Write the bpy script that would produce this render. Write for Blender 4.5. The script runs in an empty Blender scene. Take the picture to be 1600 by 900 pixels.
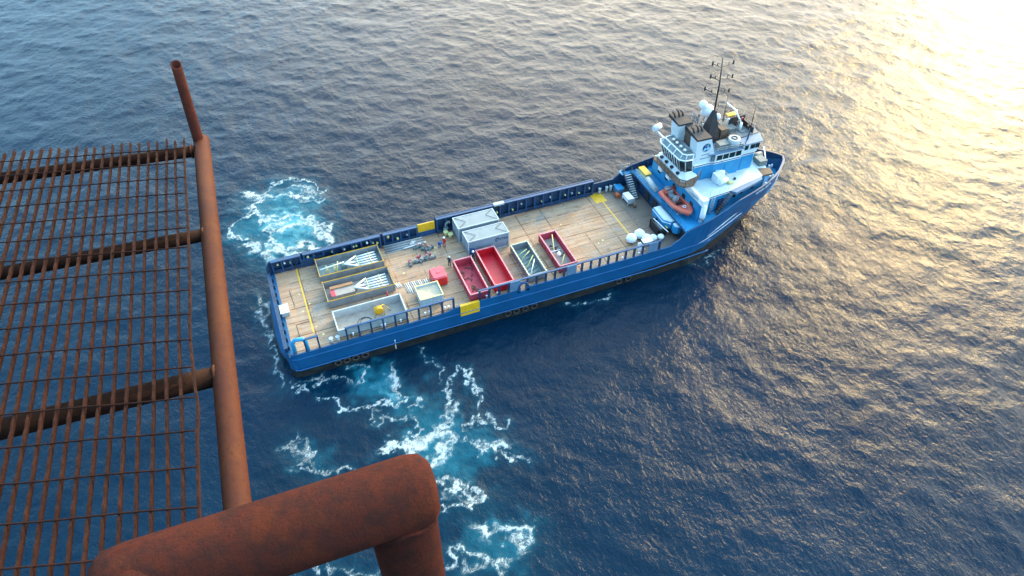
import bpy, bmesh, math, random
import numpy as np
from mathutils import Vector, Matrix
random.seed(7)
R = math.radians
scene = bpy.context.scene
col = scene.collection

# ------------------------------------------------------------------ camera
CAM = (3.4492040, -67.8014378, 65.0425221)
YAW, PITCH, ROLL, FPX = 1.1760987345895089, 0.7774910710232155, 0.011645357318302518, 1098.859483067201
def cam_axes():
    f = Vector((math.cos(YAW)*math.cos(PITCH), math.sin(YAW)*math.cos(PITCH), -math.sin(PITCH)))
    rt = Vector((math.sin(YAW), -math.cos(YAW), 0))
    up = rt.cross(f)
    c, s = math.cos(ROLL), math.sin(ROLL)
    return c*rt + s*up, -s*rt + c*up, f
cr, cu, cf = cam_axes()
cd = bpy.data.cameras.new('camera'); cam = bpy.data.objects.new('camera', cd); col.objects.link(cam)
m = Matrix((cr, cu, -cf)).transposed().to_4x4(); m.translation = CAM
cam.matrix_world = m
cd.sensor_width = 36; cd.lens = FPX/1600*36; cd.clip_start = 0.05; cd.clip_end = 20000
scene.camera = cam

# ------------------------------------------------------------------ light
SUN_EL, SUN_AZ = R(20), R(30)          # azimuth from the ship's bow (+X) towards +Y
w = bpy.data.worlds.new('World'); scene.world = w; w.use_nodes = True
nt = w.node_tree; bg = nt.nodes['Background']
sky = nt.nodes.new('ShaderNodeTexSky'); sky.sky_type = 'NISHITA'; sky.sun_disc = False
sky.sun_elevation = SUN_EL; sky.sun_rotation = math.pi/2 - SUN_AZ
sky.air_density = 1.0; sky.dust_density = 1.8; sky.ozone_density = 3.0
# thin evening cloud veils the sky around the low sun (part of the sky itself)
def wn(kind, **kw):
    n = nt.nodes.new(kind)
    for k, v in kw.items(): setattr(n, k, v)
    return n
VEIL, VEIL2, CLAMP = (16.8, 15.0, 11.6), (3.4, 6.0, 8.0), (12.0, 9.9, 5.4)
_el, _az = R(20), R(30)
tcw = wn('ShaderNodeTexCoord'); vmn = wn('ShaderNodeVectorMath', operation='MINIMUM'); vtn = wn('ShaderNodeVectorMath', operation='MULTIPLY'); nt.links.new(sky.outputs[0], vtn.inputs[0]); vtn.inputs[1].default_value = (.82, 1.0, 1.02); nt.links.new(vtn.outputs[0], vmn.inputs[0]); vmn.inputs[1].default_value = CLAMP
dotn = wn('ShaderNodeVectorMath', operation='DOT_PRODUCT'); nt.links.new(tcw.outputs['Generated'], dotn.inputs[0]); dotn.inputs[1].default_value = (math.cos(_el)*math.cos(_az), math.cos(_el)*math.sin(_az), math.sin(_el))
def wmr(v, a, b, c=0.0, d=1.0):
    n = wn('ShaderNodeMapRange', interpolation_type='SMOOTHSTEP'); n.inputs[1].default_value = a; n.inputs[2].default_value = b; n.inputs[3].default_value = c; n.inputs[4].default_value = d; nt.links.new(v, n.inputs[0]); return n.outputs[0]
def wmul(a, b):
    n = wn('ShaderNodeMath', operation='MULTIPLY'); nt.links.new(a, n.inputs[0]); nt.links.new(b, n.inputs[1]); return n.outputs[0]
sepw = wn('ShaderNodeSeparateXYZ'); nt.links.new(tcw.outputs['Generated'], sepw.inputs[0])
cl = wn('ShaderNodeTexNoise'); cl.inputs['Scale'].default_value = 3.2; cl.inputs['Detail'].default_value = 5; cl.inputs['Roughness'].default_value = .55
mpw = wn('ShaderNodeMapping'); mpw.inputs['Scale'].default_value = (1, 1, 2.6); nt.links.new(tcw.outputs['Generated'], mpw.inputs[0]); nt.links.new(mpw.outputs[0], cl.inputs[0])
low = wmr(sepw.outputs[2], .80, .45)
f1 = wmul(wmul(wmr(dotn.outputs['Value'], .42, .84), low), wmr(cl.outputs[0], .30, .62, .50, .95))
f2 = wmul(wmr(dotn.outputs['Value'], -.4, .3), wmr(cl.outputs[0], .35, .65, .45, .85))
def wmix(f, a, c):
    n = wn('ShaderNodeMix', data_type='RGBA'); nt.links.new(f, n.inputs[0]); nt.links.new(a, n.inputs[6]); n.inputs[7].default_value = (*c, 1); return n.outputs[2]
nt.links.new(wmix(f1, wmix(f2, vmn.outputs[0], VEIL2), VEIL), bg.inputs[0]); bg.inputs[1].default_value = 0.15
sd = bpy.data.lights.new('sun', 'SUN'); sd.energy = 1.1; sd.angle = R(10); sd.color = (1.0, 0.68, 0.26)
so = bpy.data.objects.new('sun', sd); col.objects.link(so)
sdir = Vector((math.cos(SUN_EL)*math.cos(SUN_AZ), math.cos(SUN_EL)*math.sin(SUN_AZ), math.sin(SUN_EL)))
so.rotation_euler = sdir.to_track_quat('Z', 'Y').to_euler(); so.location = (0, 0, 120)
vs = scene.view_settings
vs.view_transform = 'Standard'; vs.look = 'None'; vs.gamma = 1; vs.exposure = 1.95; vs.use_curve_mapping = False
scene.render.engine = 'CYCLES'

ZW = -4.2       # sea level; the cargo deck of the ship is z = 0

# ------------------------------------------------------------------ materials
MATS = {}
def lin(c): return tuple(((x/255+0.055)/1.055)**2.4 if x/255 > 0.04045 else x/255/12.92 for x in c)
def mat(name, c, rough=0.5, metal=0.0, c2=None, nscale=1.5, lo=0.45, hi=0.65, bump=0.0, bscale=20, c3=None, n3=0.6, lo3=.6, hi3=.7, stretch=(1, 1, 1)):
    if name in MATS: return MATS[name]
    mt = bpy.data.materials.new(name); mt.use_nodes = True; t = mt.node_tree; N = t.nodes; L = t.links
    b = N['Principled BSDF']; b.inputs['Roughness'].default_value = rough; b.inputs['Metallic'].default_value = metal
    tc = N.new('ShaderNodeTexCoord'); mp = N.new('ShaderNodeMapping'); mp.inputs['Scale'].default_value = stretch
    L.new(tc.outputs['Object'], mp.inputs[0])
    if c2 is None: c2 = tuple(x*0.72 for x in c)
    def layer(prev, cc, sc, lo, hi):
        n = N.new('ShaderNodeTexNoise'); n.inputs['Scale'].default_value = sc; n.inputs['Detail'].default_value = 6; n.inputs['Roughness'].default_value = .62
        L.new(mp.outputs[0], n.inputs[0])
        mr = N.new('ShaderNodeMapRange'); mr.inputs[1].default_value = lo; mr.inputs[2].default_value = hi; L.new(n.outputs[0], mr.inputs[0])
        mx = N.new('ShaderNodeMix'); mx.data_type = 'RGBA'; L.new(mr.outputs[0], mx.inputs[0])
        if isinstance(prev, tuple): mx.inputs[6].default_value = (*prev, 1)
        else: L.new(prev, mx.inputs[6])
        mx.inputs[7].default_value = (*cc, 1); return mx.outputs[2]
    o = layer(tuple(c), c2, nscale, lo, hi)
    if c3: o = layer(o, c3, n3, lo3, hi3)
    L.new(o, b.inputs['Base Color'])
    if bump:
        n = N.new('ShaderNodeTexNoise'); n.inputs['Scale'].default_value = bscale; n.inputs['Detail'].default_value = 8; n.inputs['Roughness'].default_value = .7
        L.new(tc.outputs['Object'], n.inputs[0])
        bp = N.new('ShaderNodeBump'); bp.inputs['Strength'].default_value = bump; bp.inputs['Distance'].default_value = 1/bscale*.5
        L.new(n.outputs[0], bp.inputs['Height']); L.new(bp.outputs[0], b.inputs['Normal'])
    MATS[name] = mt; return mt

rustb = (0.10, 0.035, 0.015)
M = {}
M['sea_blue'] = mat('blue_hull_paint', (0.004, 0.095, 0.27), .42, 0, (0.004, 0.07, 0.2), .35, .35, .7)
M['deck_blue'] = mat('light_blue_deck_paint', (0.010, 0.20, 0.42), .5, 0, (0.02, 0.26, 0.48), .5, .4, .7, c3=(.12, .32, .5), n3=.9, lo3=.62, hi3=.75)
M['rail_blue'] = mat('blue_rail_paint', (0.008, 0.065, 0.165), .5, 0, (0.015, 0.045, 0.11), 1.3, .4, .65, c3=(.09, .05, .03), n3=2.5, lo3=.68, hi3=.74)
M['navy'] = mat('navy_plating', (0.006, 0.040, 0.105), .55, 0, (0.004, 0.018, 0.045), .9, .4, .65, c3=(.07, .12, .2), n3=3, lo3=.62, hi3=.7)
M['dark'] = mat('dark_steel', (0.02, 0.022, 0.026), .6, .2, (0.05, 0.035, 0.025), 2, .5, .7)
M['soot'] = mat('sooty_black_steel', (0.018, 0.02, 0.026), .7, 0, (0.09, 0.04, 0.022), 1.2, .5, .7)
M['white'] = mat('white_ship_paint', (.62, .68, .70), .45, 0, (.52, .60, .63), .8, .4, .7, c3=(.42, .33, .24), n3=2.2, lo3=.7, hi3=.8)
M['bright'] = mat('clean_white', (.78, .80, .82), .4, 0, (.66, .69, .72), 1.5, .4, .7)
M['wdeck'] = mat('pale_deck_paint', (.50, .60, .62), .6, 0, (.40, .50, .53), .7, .35, .7, c3=(.38, .36, .3), n3=1.4, lo3=.66, hi3=.78)
M['grey'] = mat('grey_steel', (.21, .23, .25), .55, .1, (.14, .155, .165), 1.1, .4, .7, c3=(.16, .10, .06), n3=2.5, lo3=.68, hi3=.78)
M['lgrey'] = mat('light_grey_paint', (.40, .43, .44), .55, 0, (.30, .33, .34), 1.3, .4, .7, c3=(.24, .16, .1), n3=2.3, lo3=.7, hi3=.8)
M['cont'] = mat('blue_grey_container_paint', (.20, .255, .32), .5, 0, (.16, .21, .27), .7, .35, .7, c3=(.13, .15, .17), n3=1.6, lo3=.6, hi3=.8)
M['controof'] = mat('container_roof_paint', (.19, .235, .255), .55, 0, (.15, .185, .195), .8, .35, .7, c3=(.14, .15, .14), n3=2.0, lo3=.6, hi3=.8)
M['wash_pale'] = mat('pale_edge_paint', (.40, .46, .48), .5, 0, (.29, .34, .36), 3, .4, .7)
M['yellow'] = mat('yellow_paint', (.72, .40, .01), .5, 0, (.58, .30, .01), 2, .4, .7, c3=(.25, .15, .05), n3=4, lo3=.66, hi3=.76)
M['pyellow'] = mat('pale_yellow_paint', (.58, .55, .22), .5, 0, (.45, .42, .2), 2, .4, .7)
M['red'] = mat('bright_red_paint', (.52, .008, .02), .4, 0, (.42, .006, .015), 1, .35, .7)
M['fred'] = mat('faded_red_paint', (.42, .045, .075), .6, 0, (.33, .022, .04), .9, .38, .66, c3=(.14, .05, .05), n3=1.8, lo3=.62, hi3=.74)
M['rimpink'] = mat('worn_pink_rim', (.55, .16, .19), .6, 0, (.5, .3, .3), 3, .45, .65)
M['orange'] = mat('orange_boat_rubber', (.60, .10, .06), .5, 0, (.52, .16, .10), 1.5, .4, .7)
M['dorange'] = mat('orange_paint', (.45, .10, .03), .5)
M['rubber'] = mat('black_rubber', (.018, .018, .018), .85, 0, (.04, .03, .028), 3)
M['glass'] = mat('dark_window_glass', (.012, .022, .025), .08, 0, (.02, .04, .045), .6)
M['roofglass'] = mat('grey_roof_glass', (.10, .14, .16), .15, 0, (.07, .10, .12), .6)
M['brown'] = mat('rusty_brown_walkway', (.16, .095, .06), .75, 0, (.09, .06, .045), 2.2, .4, .65, c3=(.28, .16, .1), n3=3, lo3=.6, hi3=.72)
M['roofgrey'] = mat('weathered_roof_paint', (.13, .15, .155), .7, 0, (.20, .20, .185), 1.5, .45, .65, c3=(.08, .07, .06), n3=2.5, lo3=.62, hi3=.72)
M['visor'] = mat('blue_grey_visor', (.10, .18, .28), .6, 0, (.08, .15, .24), 1)
M['wood'] = mat('timber', (.32, .17, .08), .8, 0, (.2, .1, .05), 3, .4, .65, stretch=(.3, 3, 1))
M['cover'] = mat('beige_tarpaulin', (.44, .37, .27), .85, 0, (.36, .30, .22), .9, .4, .7, bump=.5, bscale=3)
M['sand'] = mat('dusty_steel_floor', (.30, .27, .24), .8, 0, (.22, .2, .18), 1.2, .4, .7, c3=(.2, .12, .07), n3=1.1, lo3=.62, hi3=.76)
M['teal'] = mat('grey_green_paint', (.16, .22, .22), .6, 0, (.10, .14, .14), 1.5, .4, .7)
M['skin'] = mat('skin', (.35, .2, .14), .6)
M['c_red'] = mat('red_coverall', (.50, .02, .015), .8)
M['c_blue'] = mat('blue_coverall', (.02, .08, .26), .8)
M['c_navy'] = mat('navy_coverall', (.012, .025, .06), .8)
M['boot'] = mat('black_boots', (.012, .012, .012), .6)
M['scum'] = mat('hull_name_white', (.75, .77, .8), .5)

def hull_material():
    mt = bpy.data.materials.new('hull_paint_over_dark_boot_top'); mt.use_nodes = True; t = mt.node_tree; N = t.nodes; L = t.links
    b = N['Principled BSDF']; b.inputs['Roughness'].default_value = .4
    tc = N.new('ShaderNodeTexCoord'); sp = N.new('ShaderNodeSeparateXYZ'); L.new(tc.outputs['Object'], sp.inputs[0])
    def noise(sc, det=5, st=(1, 1, 1), ro=.6):
        mp = N.new('ShaderNodeMapping'); mp.inputs['Scale'].default_value = st; L.new(tc.outputs['Object'], mp.inputs[0])
        n = N.new('ShaderNodeTexNoise'); n.inputs['Scale'].default_value = sc; n.inputs['Detail'].default_value = det; n.inputs['Roughness'].default_value = ro
        L.new(mp.outputs[0], n.inputs[0]); return n.outputs[0]
    def mix(f, a, bb):
        x = N.new('ShaderNodeMix'); x.data_type = 'RGBA'; L.new(f, x.inputs[0])
        for s, i in ((a, 6), (bb, 7)):
            if isinstance(s, tuple): x.inputs[i].default_value = (*s, 1)
            else: L.new(s, x.inputs[i])
        return x.outputs[2]
    def mr(v, a, c):
        x = N.new('ShaderNodeMapRange'); x.inputs[1].default_value = a; x.inputs[2].default_value = c; L.new(v, x.inputs[0]); return x.outputs[0]
    def math_(op, a, c):
        x = N.new('ShaderNodeMath'); x.operation = op
        for s, i in ((a, 0), (c, 1)):
            if isinstance(s, (int, float)): x.inputs[i].default_value = s
            else: L.new(s, x.inputs[i])
        return x.outputs[0]
    blue = mix(mr(noise(.35), .35, .7), (0.003, 0.082, 0.215), (0.002, 0.062, 0.165))
    blue = mix(mr(noise(1.2, 8, (1, 1, .25), .7), .62, .72), blue, (.03, .10, .22))
    blue = mix(mr(noise(4, 6), .70, .74), blue, (.10, .13, .16))
    blue = mix(mr(noise(.9, 7, (1, 1, .12), .75), .60, .70), blue, (.035, .055, .085))
    blue = mix(mr(noise(1.7, 7, (.25, 1, 1.5), .75), .66, .70), blue, (.10, .17, .24))
    dark = mix(mr(noise(.6, 8), .4, .65), (.010, .012, .014), (.030, .026, .020))
    dark = mix(mr(noise(1.0, 8, (.3, 1, 1)), .55, .68), dark, (.030, .038, .028))
    dark = mix(mr(noise(.9, 9, (.35, 1, 1.6), .75), .64, .70), dark, (.12, .24, .22))
    # dark boot-top edge rises towards the bow
    xe = N.new('ShaderNodeMapRange'); L.new(sp.outputs[0], xe.inputs[0]); xe.inputs[1].default_value = 45; xe.inputs[2].default_value = 76
    xe.inputs[3].default_value = -2.75; xe.inputs[4].default_value = -0.5
    d = math_('SUBTRACT', sp.outputs[2], xe.outputs[0])
    d = math_('ADD', d, math_('MULTIPLY', math_('SUBTRACT', noise(1.5, 4), .5), .25))
    L.new(mix(mr(d, -.05, .05), dark, blue), b.inputs['Base Color'])
    n = noise(.5, 3); bp = N.new('ShaderNodeBump'); bp.inputs['Strength'].default_value = .35; bp.inputs['Distance'].default_value = .15
    L.new(n, bp.inputs['Height']); L.new(bp.outputs[0], b.inputs['Normal'])
    return mt
M['hull'] = hull_material()

def deck_material():
    mt = bpy.data.materials.new('weathered_deck_planks'); mt.use_nodes = True; t = mt.node_tree; N = t.nodes; L = t.links
    b = N['Principled BSDF']; b.inputs['Roughness'].default_value = .75
    tc = N.new('ShaderNodeTexCoord')
    def mp(st=(1, 1, 1), loc=(0, 0, 0)):
        x = N.new('ShaderNodeMapping'); x.inputs['Scale'].default_value = st; x.inputs['Location'].default_value = loc; L.new(tc.outputs['Object'], x.inputs[0]); return x.outputs[0]
    def noise(sc, st=(1, 1, 1), det=6, ro=.65):
        n = N.new('ShaderNodeTexNoise'); n.inputs['Scale'].default_value = sc; n.inputs['Detail'].default_value = det; n.inputs['Roughness'].default_value = ro
        L.new(mp(st), n.inputs[0]); return n.outputs[0]
    def mr(v, a, c, o0=0, o1=1):
        x = N.new('ShaderNodeMapRange'); x.inputs[1].default_value = a; x.inputs[2].default_value = c; x.inputs[3].default_value = o0; x.inputs[4].default_value = o1; L.new(v, x.inputs[0]); return x.outputs[0]
    def mix(f, a, bb, mode='MIX'):
        x = N.new('ShaderNodeMix'); x.data_type = 'RGBA'; x.blend_type = mode
        if isinstance(f, float): x.inputs[0].default_value = f
        else: L.new(f, x.inputs[0])
        for s, i in ((a, 6), (bb, 7)):
            if isinstance(s, tuple): x.inputs[i].default_value = (*s, 1)
            else: L.new(s, x.inputs[i])
        return x.outputs[2]
    base = mix(mr(noise(.45, (.5, 1, 1)), .35, .68), (.42, .285, .19), (.34, .215, .13))
    base = mix(mr(noise(.28), .50, .68), base, (.38, .29, .22))
    base = mix(mr(noise(1.1, (.35, 1.4, 1), 8, .75), .51, .68), base, (.40, .18, .07))        # rust stained timber
    base = mix(mr(noise(.8, (.4, 1, 1), 8, .75), .55, .70), base, (.17, .11, .075))
    base = mix(mr(noise(.33, (1, .8, 1), 6, .7), .56, .66), base, (.25, .22, .19))
    br = N.new('ShaderNodeTexBrick'); L.new(mp(), br.inputs[0]); br.offset = .5
    br.inputs['Scale'].default_value = 1; br.inputs['Brick Width'].default_value = 3.7; br.inputs['Row Height'].default_value = .23
    br.inputs['Mortar Size'].default_value = .02; br.inputs['Mortar Smooth'].default_value = .3; br.inputs['Bias'].default_value = 0
    br.inputs['Color1'].default_value = (.78, .78, .78, 1); br.inputs['Color2'].default_value = (1.1, 1.08, 1.05, 1); br.inputs['Mortar'].default_value = (.42, .38, .36, 1)
    base = mix(1.0, base, br.outputs[0], 'MULTIPLY')
    br2 = N.new('ShaderNodeTexBrick'); L.new(mp((1, 1, 1), (.6, .1, 0)), br2.inputs[0]); br2.offset = 0
    br2.inputs['Scale'].default_value = 1; br2.inputs['Brick Width'].default_value = 3.95; br2.inputs['Row Height'].default_value = 2.45
    br2.inputs['Mortar Size'].default_value = .11; br2.inputs['Mortar Smooth'].default_value = .6
    for k in ('Color1', 'Color2'): br2.inputs[k].default_value = (1, 1, 1, 1)
    br2.inputs['Mortar'].default_value = (.38, .31, .27, 1)
    seam = mix(mr(noise(.5), .40, .56), (1, 1, 1), br2.outputs[0])
    base = mix(1.0, base, seam, 'MULTIPLY')
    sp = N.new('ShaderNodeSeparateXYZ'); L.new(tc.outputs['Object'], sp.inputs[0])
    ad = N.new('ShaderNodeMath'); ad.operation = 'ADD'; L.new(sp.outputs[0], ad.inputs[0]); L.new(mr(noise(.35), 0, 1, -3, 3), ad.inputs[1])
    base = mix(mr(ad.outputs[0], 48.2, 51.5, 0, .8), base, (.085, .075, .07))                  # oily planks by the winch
    L.new(base, b.inputs['Base Color'])
    bp = N.new('ShaderNodeBump'); bp.inputs['Strength'].default_value = .4; bp.inputs['Distance'].default_value = .03
    L.new(br.outputs[0], bp.inputs['Height']); L.new(bp.outputs[0], b.inputs['Normal'])
    return mt
M['deck'] = deck_material()

def rust_material(name, a, bcol, c, sc, rough=.8, bump=.6):
    mt = bpy.data.materials.new(name); mt.use_nodes = True; t = mt.node_tree; N = t.nodes; L = t.links
    b = N['Principled BSDF']; b.inputs['Roughness'].default_value = rough; b.inputs['Specular IOR Level'].default_value = .12
    tc = N.new('ShaderNodeTexCoord')
    def noise(s, det=10, ro=.7):
        n = N.new('ShaderNodeTexNoise'); n.inputs['Scale'].default_value = s; n.inputs['Detail'].default_value = det; n.inputs['Roughness'].default_value = ro
        L.new(tc.outputs['Object'], n.inputs[0]); return n.outputs[0]
    def mr(v, x0, x1):
        x = N.new('ShaderNodeMapRange'); x.inputs[1].default_value = x0; x.inputs[2].default_value = x1; L.new(v, x.inputs[0]); return x.outputs[0]
    def mix(f, p, q):
        x = N.new('ShaderNodeMix'); x.data_type = 'RGBA'; L.new(f, x.inputs[0])
        for s, i in ((p, 6), (q, 7)):
            if isinstance(s, tuple): x.inputs[i].default_value = (*s, 1)
            else: L.new(s, x.inputs[i])
        return x.outputs[2]
    o = mix(mr(noise(sc), .40, .62), a, bcol)
    o = mix(mr(noise(sc*.35), .5, .68), o, c)
    o = mix(mr(noise(sc*6, 4), .55, .75), o, tuple(x*.45 for x in a))
    L.new(o, b.inputs['Base Color'])
    bp = N.new('ShaderNodeBump'); bp.inputs['Strength'].default_value = bump; bp.inputs['Distance'].default_value = .0022
    L.new(noise(sc*4, 8, .75), bp.inputs['Height']); L.new(bp.outputs[0], b.inputs['Normal'])
    return mt
M['rust_near'] = rust_material('coarse_red_rust', (0.078, 0.0155, 0.0085), (0.042, 0.0130, 0.0095), (0.100, 0.0215, 0.0080), 80, .85, 1.0)
M['rust_pipe'] = rust_material('smooth_orange_rust', (0.0800, 0.0216, 0.0072), (0.0600, 0.0160, 0.0088), (0.0960, 0.0288, 0.0080), 14, .7, .3)
M['rust_dark'] = rust_material('dark_brown_rust', (0.024, 0.009, 0.005), (0.015, 0.006, 0.004), (0.034, 0.013, 0.006), 30, .85, .5)
M['rust_grate'] = rust_material('brown_grating_rust', (0.0338, 0.0105, 0.0060), (0.0210, 0.0075, 0.0053), (0.0488, 0.0158, 0.0075), 40, .85, .5)

# ------------------------------------------------------------------ mesh helpers
class MB:
    def __init__(s): s.v = []; s.f = []; s.mi = []; s.sm = []; s.cur = 0
    def add(s, vs, fs, smooth=False):
        o = len(s.v); s.v += [tuple(p) for p in vs]
        for f in fs: s.f.append(tuple(i+o for i in f)); s.mi.append(s.cur); s.sm.append(smooth)
        return s
    def hexa(s, p):   # 8 points: bottom 4 (ccw), top 4
        return s.add(p, [(3, 2, 1, 0), (4, 5, 6, 7), (0, 1, 5, 4), (1, 2, 6, 5), (2, 3, 7, 6), (3, 0, 4, 7)])
    def box(s, x0, x1, y0, y1, z0, z1, M_=None):
        p = [(x0, y0, z0), (x1, y0, z0), (x1, y1, z0), (x0, y1, z0), (x0, y0, z1), (x1, y0, z1), (x1, y1, z1), (x0, y1, z1)]
        if M_ is not None: p = [M_ @ Vector(q) for q in p]
        return s.hexa(p)
    def prism(s, poly, z0, z1, top=None):
        n = len(poly); top = top or poly
        z0f = z0 if callable(z0) else (lambda i: z0); z1f = z1 if callable(z1) else (lambda i: z1)
        vs = [(p[0], p[1], z0f(i)) for i, p in enumerate(poly)]+[(p[0], p[1], z1f(i)) for i, p in enumerate(top)]
        fs = [tuple(range(n-1, -1, -1)), tuple(range(n, 2*n))]+[(i, (i+1) % n, n+(i+1) % n, n+i) for i in range(n)]
        return s.add(vs, fs)
    def tube(s, pts, r, n=8, cap=True, smooth=True, squash=1.0):
        pts = [Vector(p) for p in pts]; rs = r if isinstance(r, (list, tuple)) else [r]*len(pts)
        rings = []; prev = None
        for i, p in enumerate(pts):
            if i == 0: d = pts[1]-p
            elif i == len(pts)-1: d = p-pts[-2]
            else: d = (pts[i+1]-p).normalized()+(p-pts[i-1]).normalized()
            d = d.normalized() if d.length > 1e-9 else Vector((0, 0, 1))
            if prev is None:
                a = Vector((0, 0, 1)) if abs(d.z) < .9 else Vector((1, 0, 0)); u = d.cross(a).normalized()
            else: u = (prev-d*prev.dot(d)).normalized()
            prev = u; v = d.cross(u)
            k = 1.0
            if 0 < i < len(pts)-1:
                c = (pts[i+1]-p).normalized().dot((p-pts[i-1]).normalized()); k = 1/max(.5, math.sqrt((1+c)/2))
            rings.append([p+(u*math.cos(2*math.pi*j/n)+v*math.sin(2*math.pi*j/n)*squash)*rs[i]*(1 if k == 1 else (1+(k-1)*.5)) for j in range(n)])
        vs = [q for rr in rings for q in rr]; fs = []
        for i in range(len(pts)-1):
            for j in range(n): fs.append((i*n+j, i*n+(j+1) % n, (i+1)*n+(j+1) % n, (i+1)*n+j))
        s.add(vs, fs, smooth)
        if cap:
            o = len(s.v)-len(vs)
            s.f.append(tuple(o+j for j in range(n-1, -1, -1))); s.f.append(tuple(o+(len(pts)-1)*n+j for j in range(n))); s.mi += [s.cur]*2; s.sm += [False]*2
        return s
    def cyl(s, x, y, z0, z1, r, r2=None, n=14): return s.tube([(x, y, z0), (x, y, z1)], [r, r if r2 is None else r2], n)
    def ball(s, c, r, sz=1.0, n=14, m_=9, jit=0):
        vs = [(c[0], c[1], c[2]-r*sz)]; fs = []
        for i in range(1, m_):
            a = -math.pi/2+math.pi*i/m_
            for j in range(n):
                b = 2*math.pi*j/n; rr = r*(1+random.uniform(-jit, jit)); vs.append((c[0]+rr*math.cos(a)*math.cos(b), c[1]+rr*math.cos(a)*math.sin(b), c[2]+rr*sz*math.sin(a)))
        vs.append((c[0], c[1], c[2]+r*sz)); last = len(vs)-1
        for j in range(n): fs.append((0, 1+(j+1) % n, 1+j)); fs.append((last, last-n+j, last-n+(j+1) % n))
        for i in range(m_-2):
            for j in range(n): fs.append((1+i*n+j, 1+i*n+(j+1) % n, 1+(i+1)*n+(j+1) % n, 1+(i+1)*n+j))
        return s.add(vs, fs, True)
    def torus(s, c, R_, r, axis='z', n=18, m_=8, a0=0, a1=2*math.pi):
        pts = []
        for i in range(n+1):
            a = a0+(a1-a0)*i/n; x, y = R_*math.cos(a), R_*math.sin(a)
            p = {'z': (x, y, 0), 'y': (x, 0, y), 'x': (0, x, y)}[axis]; pts.append((c[0]+p[0], c[1]+p[1], c[2]+p[2]))
        return s.tube(pts, r, m_)
    def build(s, name, mats, parent=None, loc=None):
        me = bpy.data.meshes.new(name); me.from_pydata(s.v, [], s.f)
        if not isinstance(mats, (list, tuple)): mats = [mats]
        for mm in mats: me.materials.append(mm)
        me.polygons.foreach_set('material_index', s.mi); me.polygons.foreach_set('use_smooth', s.sm)
        me.update()
        o = bpy.data.objects.new(name, me); col.objects.link(o)
        if parent: o.parent = parent
        if loc: o.location = loc
        return o
def thing(name, label, cat, loc=(0, 0, 0), rz=0, group=None):
    o = bpy.data.objects.new(name, None); col.objects.link(o); o.location = loc; o.rotation_euler = (0, 0, rz)
    o['label'] = label; o['category'] = cat
    if group: o['group'] = group
    return o
def tag(o, label, cat, group=None):
    o['label'] = label; o['category'] = cat
    if group: o['group'] = group
    return o
def dup(o, loc=None, rz=None, label=None):
    c = o.copy(); col.objects.link(c)
    if loc is not None: c.location = loc
    if rz is not None: c.rotation_euler[2] = rz
    if label: c['label'] = label
    for ch in o.children:
        d = ch.copy(); col.objects.link(d); d.parent = c
        for g in ch.children:
            e = g.copy(); col.objects.link(e); e.parent = d
    return c

# ------------------------------------------------------------------ the sea
rng = np.random.default_rng(11)
def spectrum_field(N_, L_, fn):
    k1 = 2*np.pi*np.fft.fftfreq(N_, L_/N_); KX, KY = np.meshgrid(k1, k1, indexing='ij'); K = np.hypot(KX, KY); K[0, 0] = 1e9
    A = np.sqrt(fn(KX, KY, K))*(rng.normal(size=(N_, N_))+1j*rng.normal(size=(N_, N_))); A[0, 0] = 0
    return A, KX, KY, K
NF, LF = 1024, 230.0
wd = R(38)
def waves(KX, KY, K):
    c = (KX*np.cos(wd)+KY*np.sin(wd))/K; c2 = (KX*np.cos(wd+R(75))+KY*np.sin(wd+R(75)))/K
    return K**-3.55*np.exp(-1/(K*1.9)**2)*(np.abs(c)**3*.75+np.abs(c2)**2*.35+.15)*np.exp(-(K*.13)**2)
A, KX, KY, K = spectrum_field(NF, LF, waves)
Hf = np.fft.ifft2(A).real
sx = np.fft.ifft2(1j*KX*A).real; sy = np.fft.ifft2(1j*KY*A).real
scl = .086/np.sqrt((sx**2+sy**2).mean()); Hf *= scl
DX = np.fft.ifft2(-1j*KX/K*A).real*scl; DY = np.fft.ifft2(-1j*KY/K*A).real*scl
A2, *_k = spectrum_field(512, 64.0, lambda kx, ky, k: k**-3.2*np.exp(-1/(k*.9)**2)*np.exp(-(k*.12)**2)); W1 = np.fft.ifft2(A2).real; W1 /= W1.std()
A2, *_k = spectrum_field(512, 64.0, lambda kx, ky, k: k**-3.2*np.exp(-1/(k*.9)**2)*np.exp(-(k*.12)**2)); W2 = np.fft.ifft2(A2).real; W2 /= W2.std()
def sample(F_, L_, X, Y):
    n = F_.shape[0]; u = (X/L_*n) % n; v = (Y/L_*n) % n; i = np.floor(u).astype(int) % n; j = np.floor(v).astype(int) % n; a = u-np.floor(u); b = v-np.floor(v)
    i2 = (i+1) % n; j2 = (j+1) % n
    return F_[i, j]*(1-a)*(1-b)+F_[i2, j]*a*(1-b)+F_[i, j2]*(1-a)*b+F_[i2, j2]*a*b
def axis(segs, lo_end, hi_end):
    a = []
    for s0, s1, st in segs: a += list(np.arange(s0, s1, st))
    a.append(segs[-1][1])
    left = []; x = segs[0][0]; st = segs[0][2]
    while x > lo_end: st *= 1.22; x -= st; left.append(x)
    right = []; x = segs[-1][1]; st = segs[-1][2]
    while x < hi_end: st *= 1.22; x += st; right.append(x)
    return np.array(left[::-1]+a+right)
xs = axis([(-75, -12, .42), (-12, 27, .17), (27, 215, .36)], -9000, 9000)
ys = axis([(-68, -44, .3), (-44, 40, .19), (40, 145, .4)], -9000, 9000)
X, Y = np.meshgrid(xs, ys, indexing='ij')
d_out = np.maximum(np.maximum(-75-X, X-215), np.maximum(-68-Y, Y-145)); fade = np.clip(1-d_out/500, 0, 1)
Zs = sample(Hf, LF, X, Y)*fade
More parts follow.
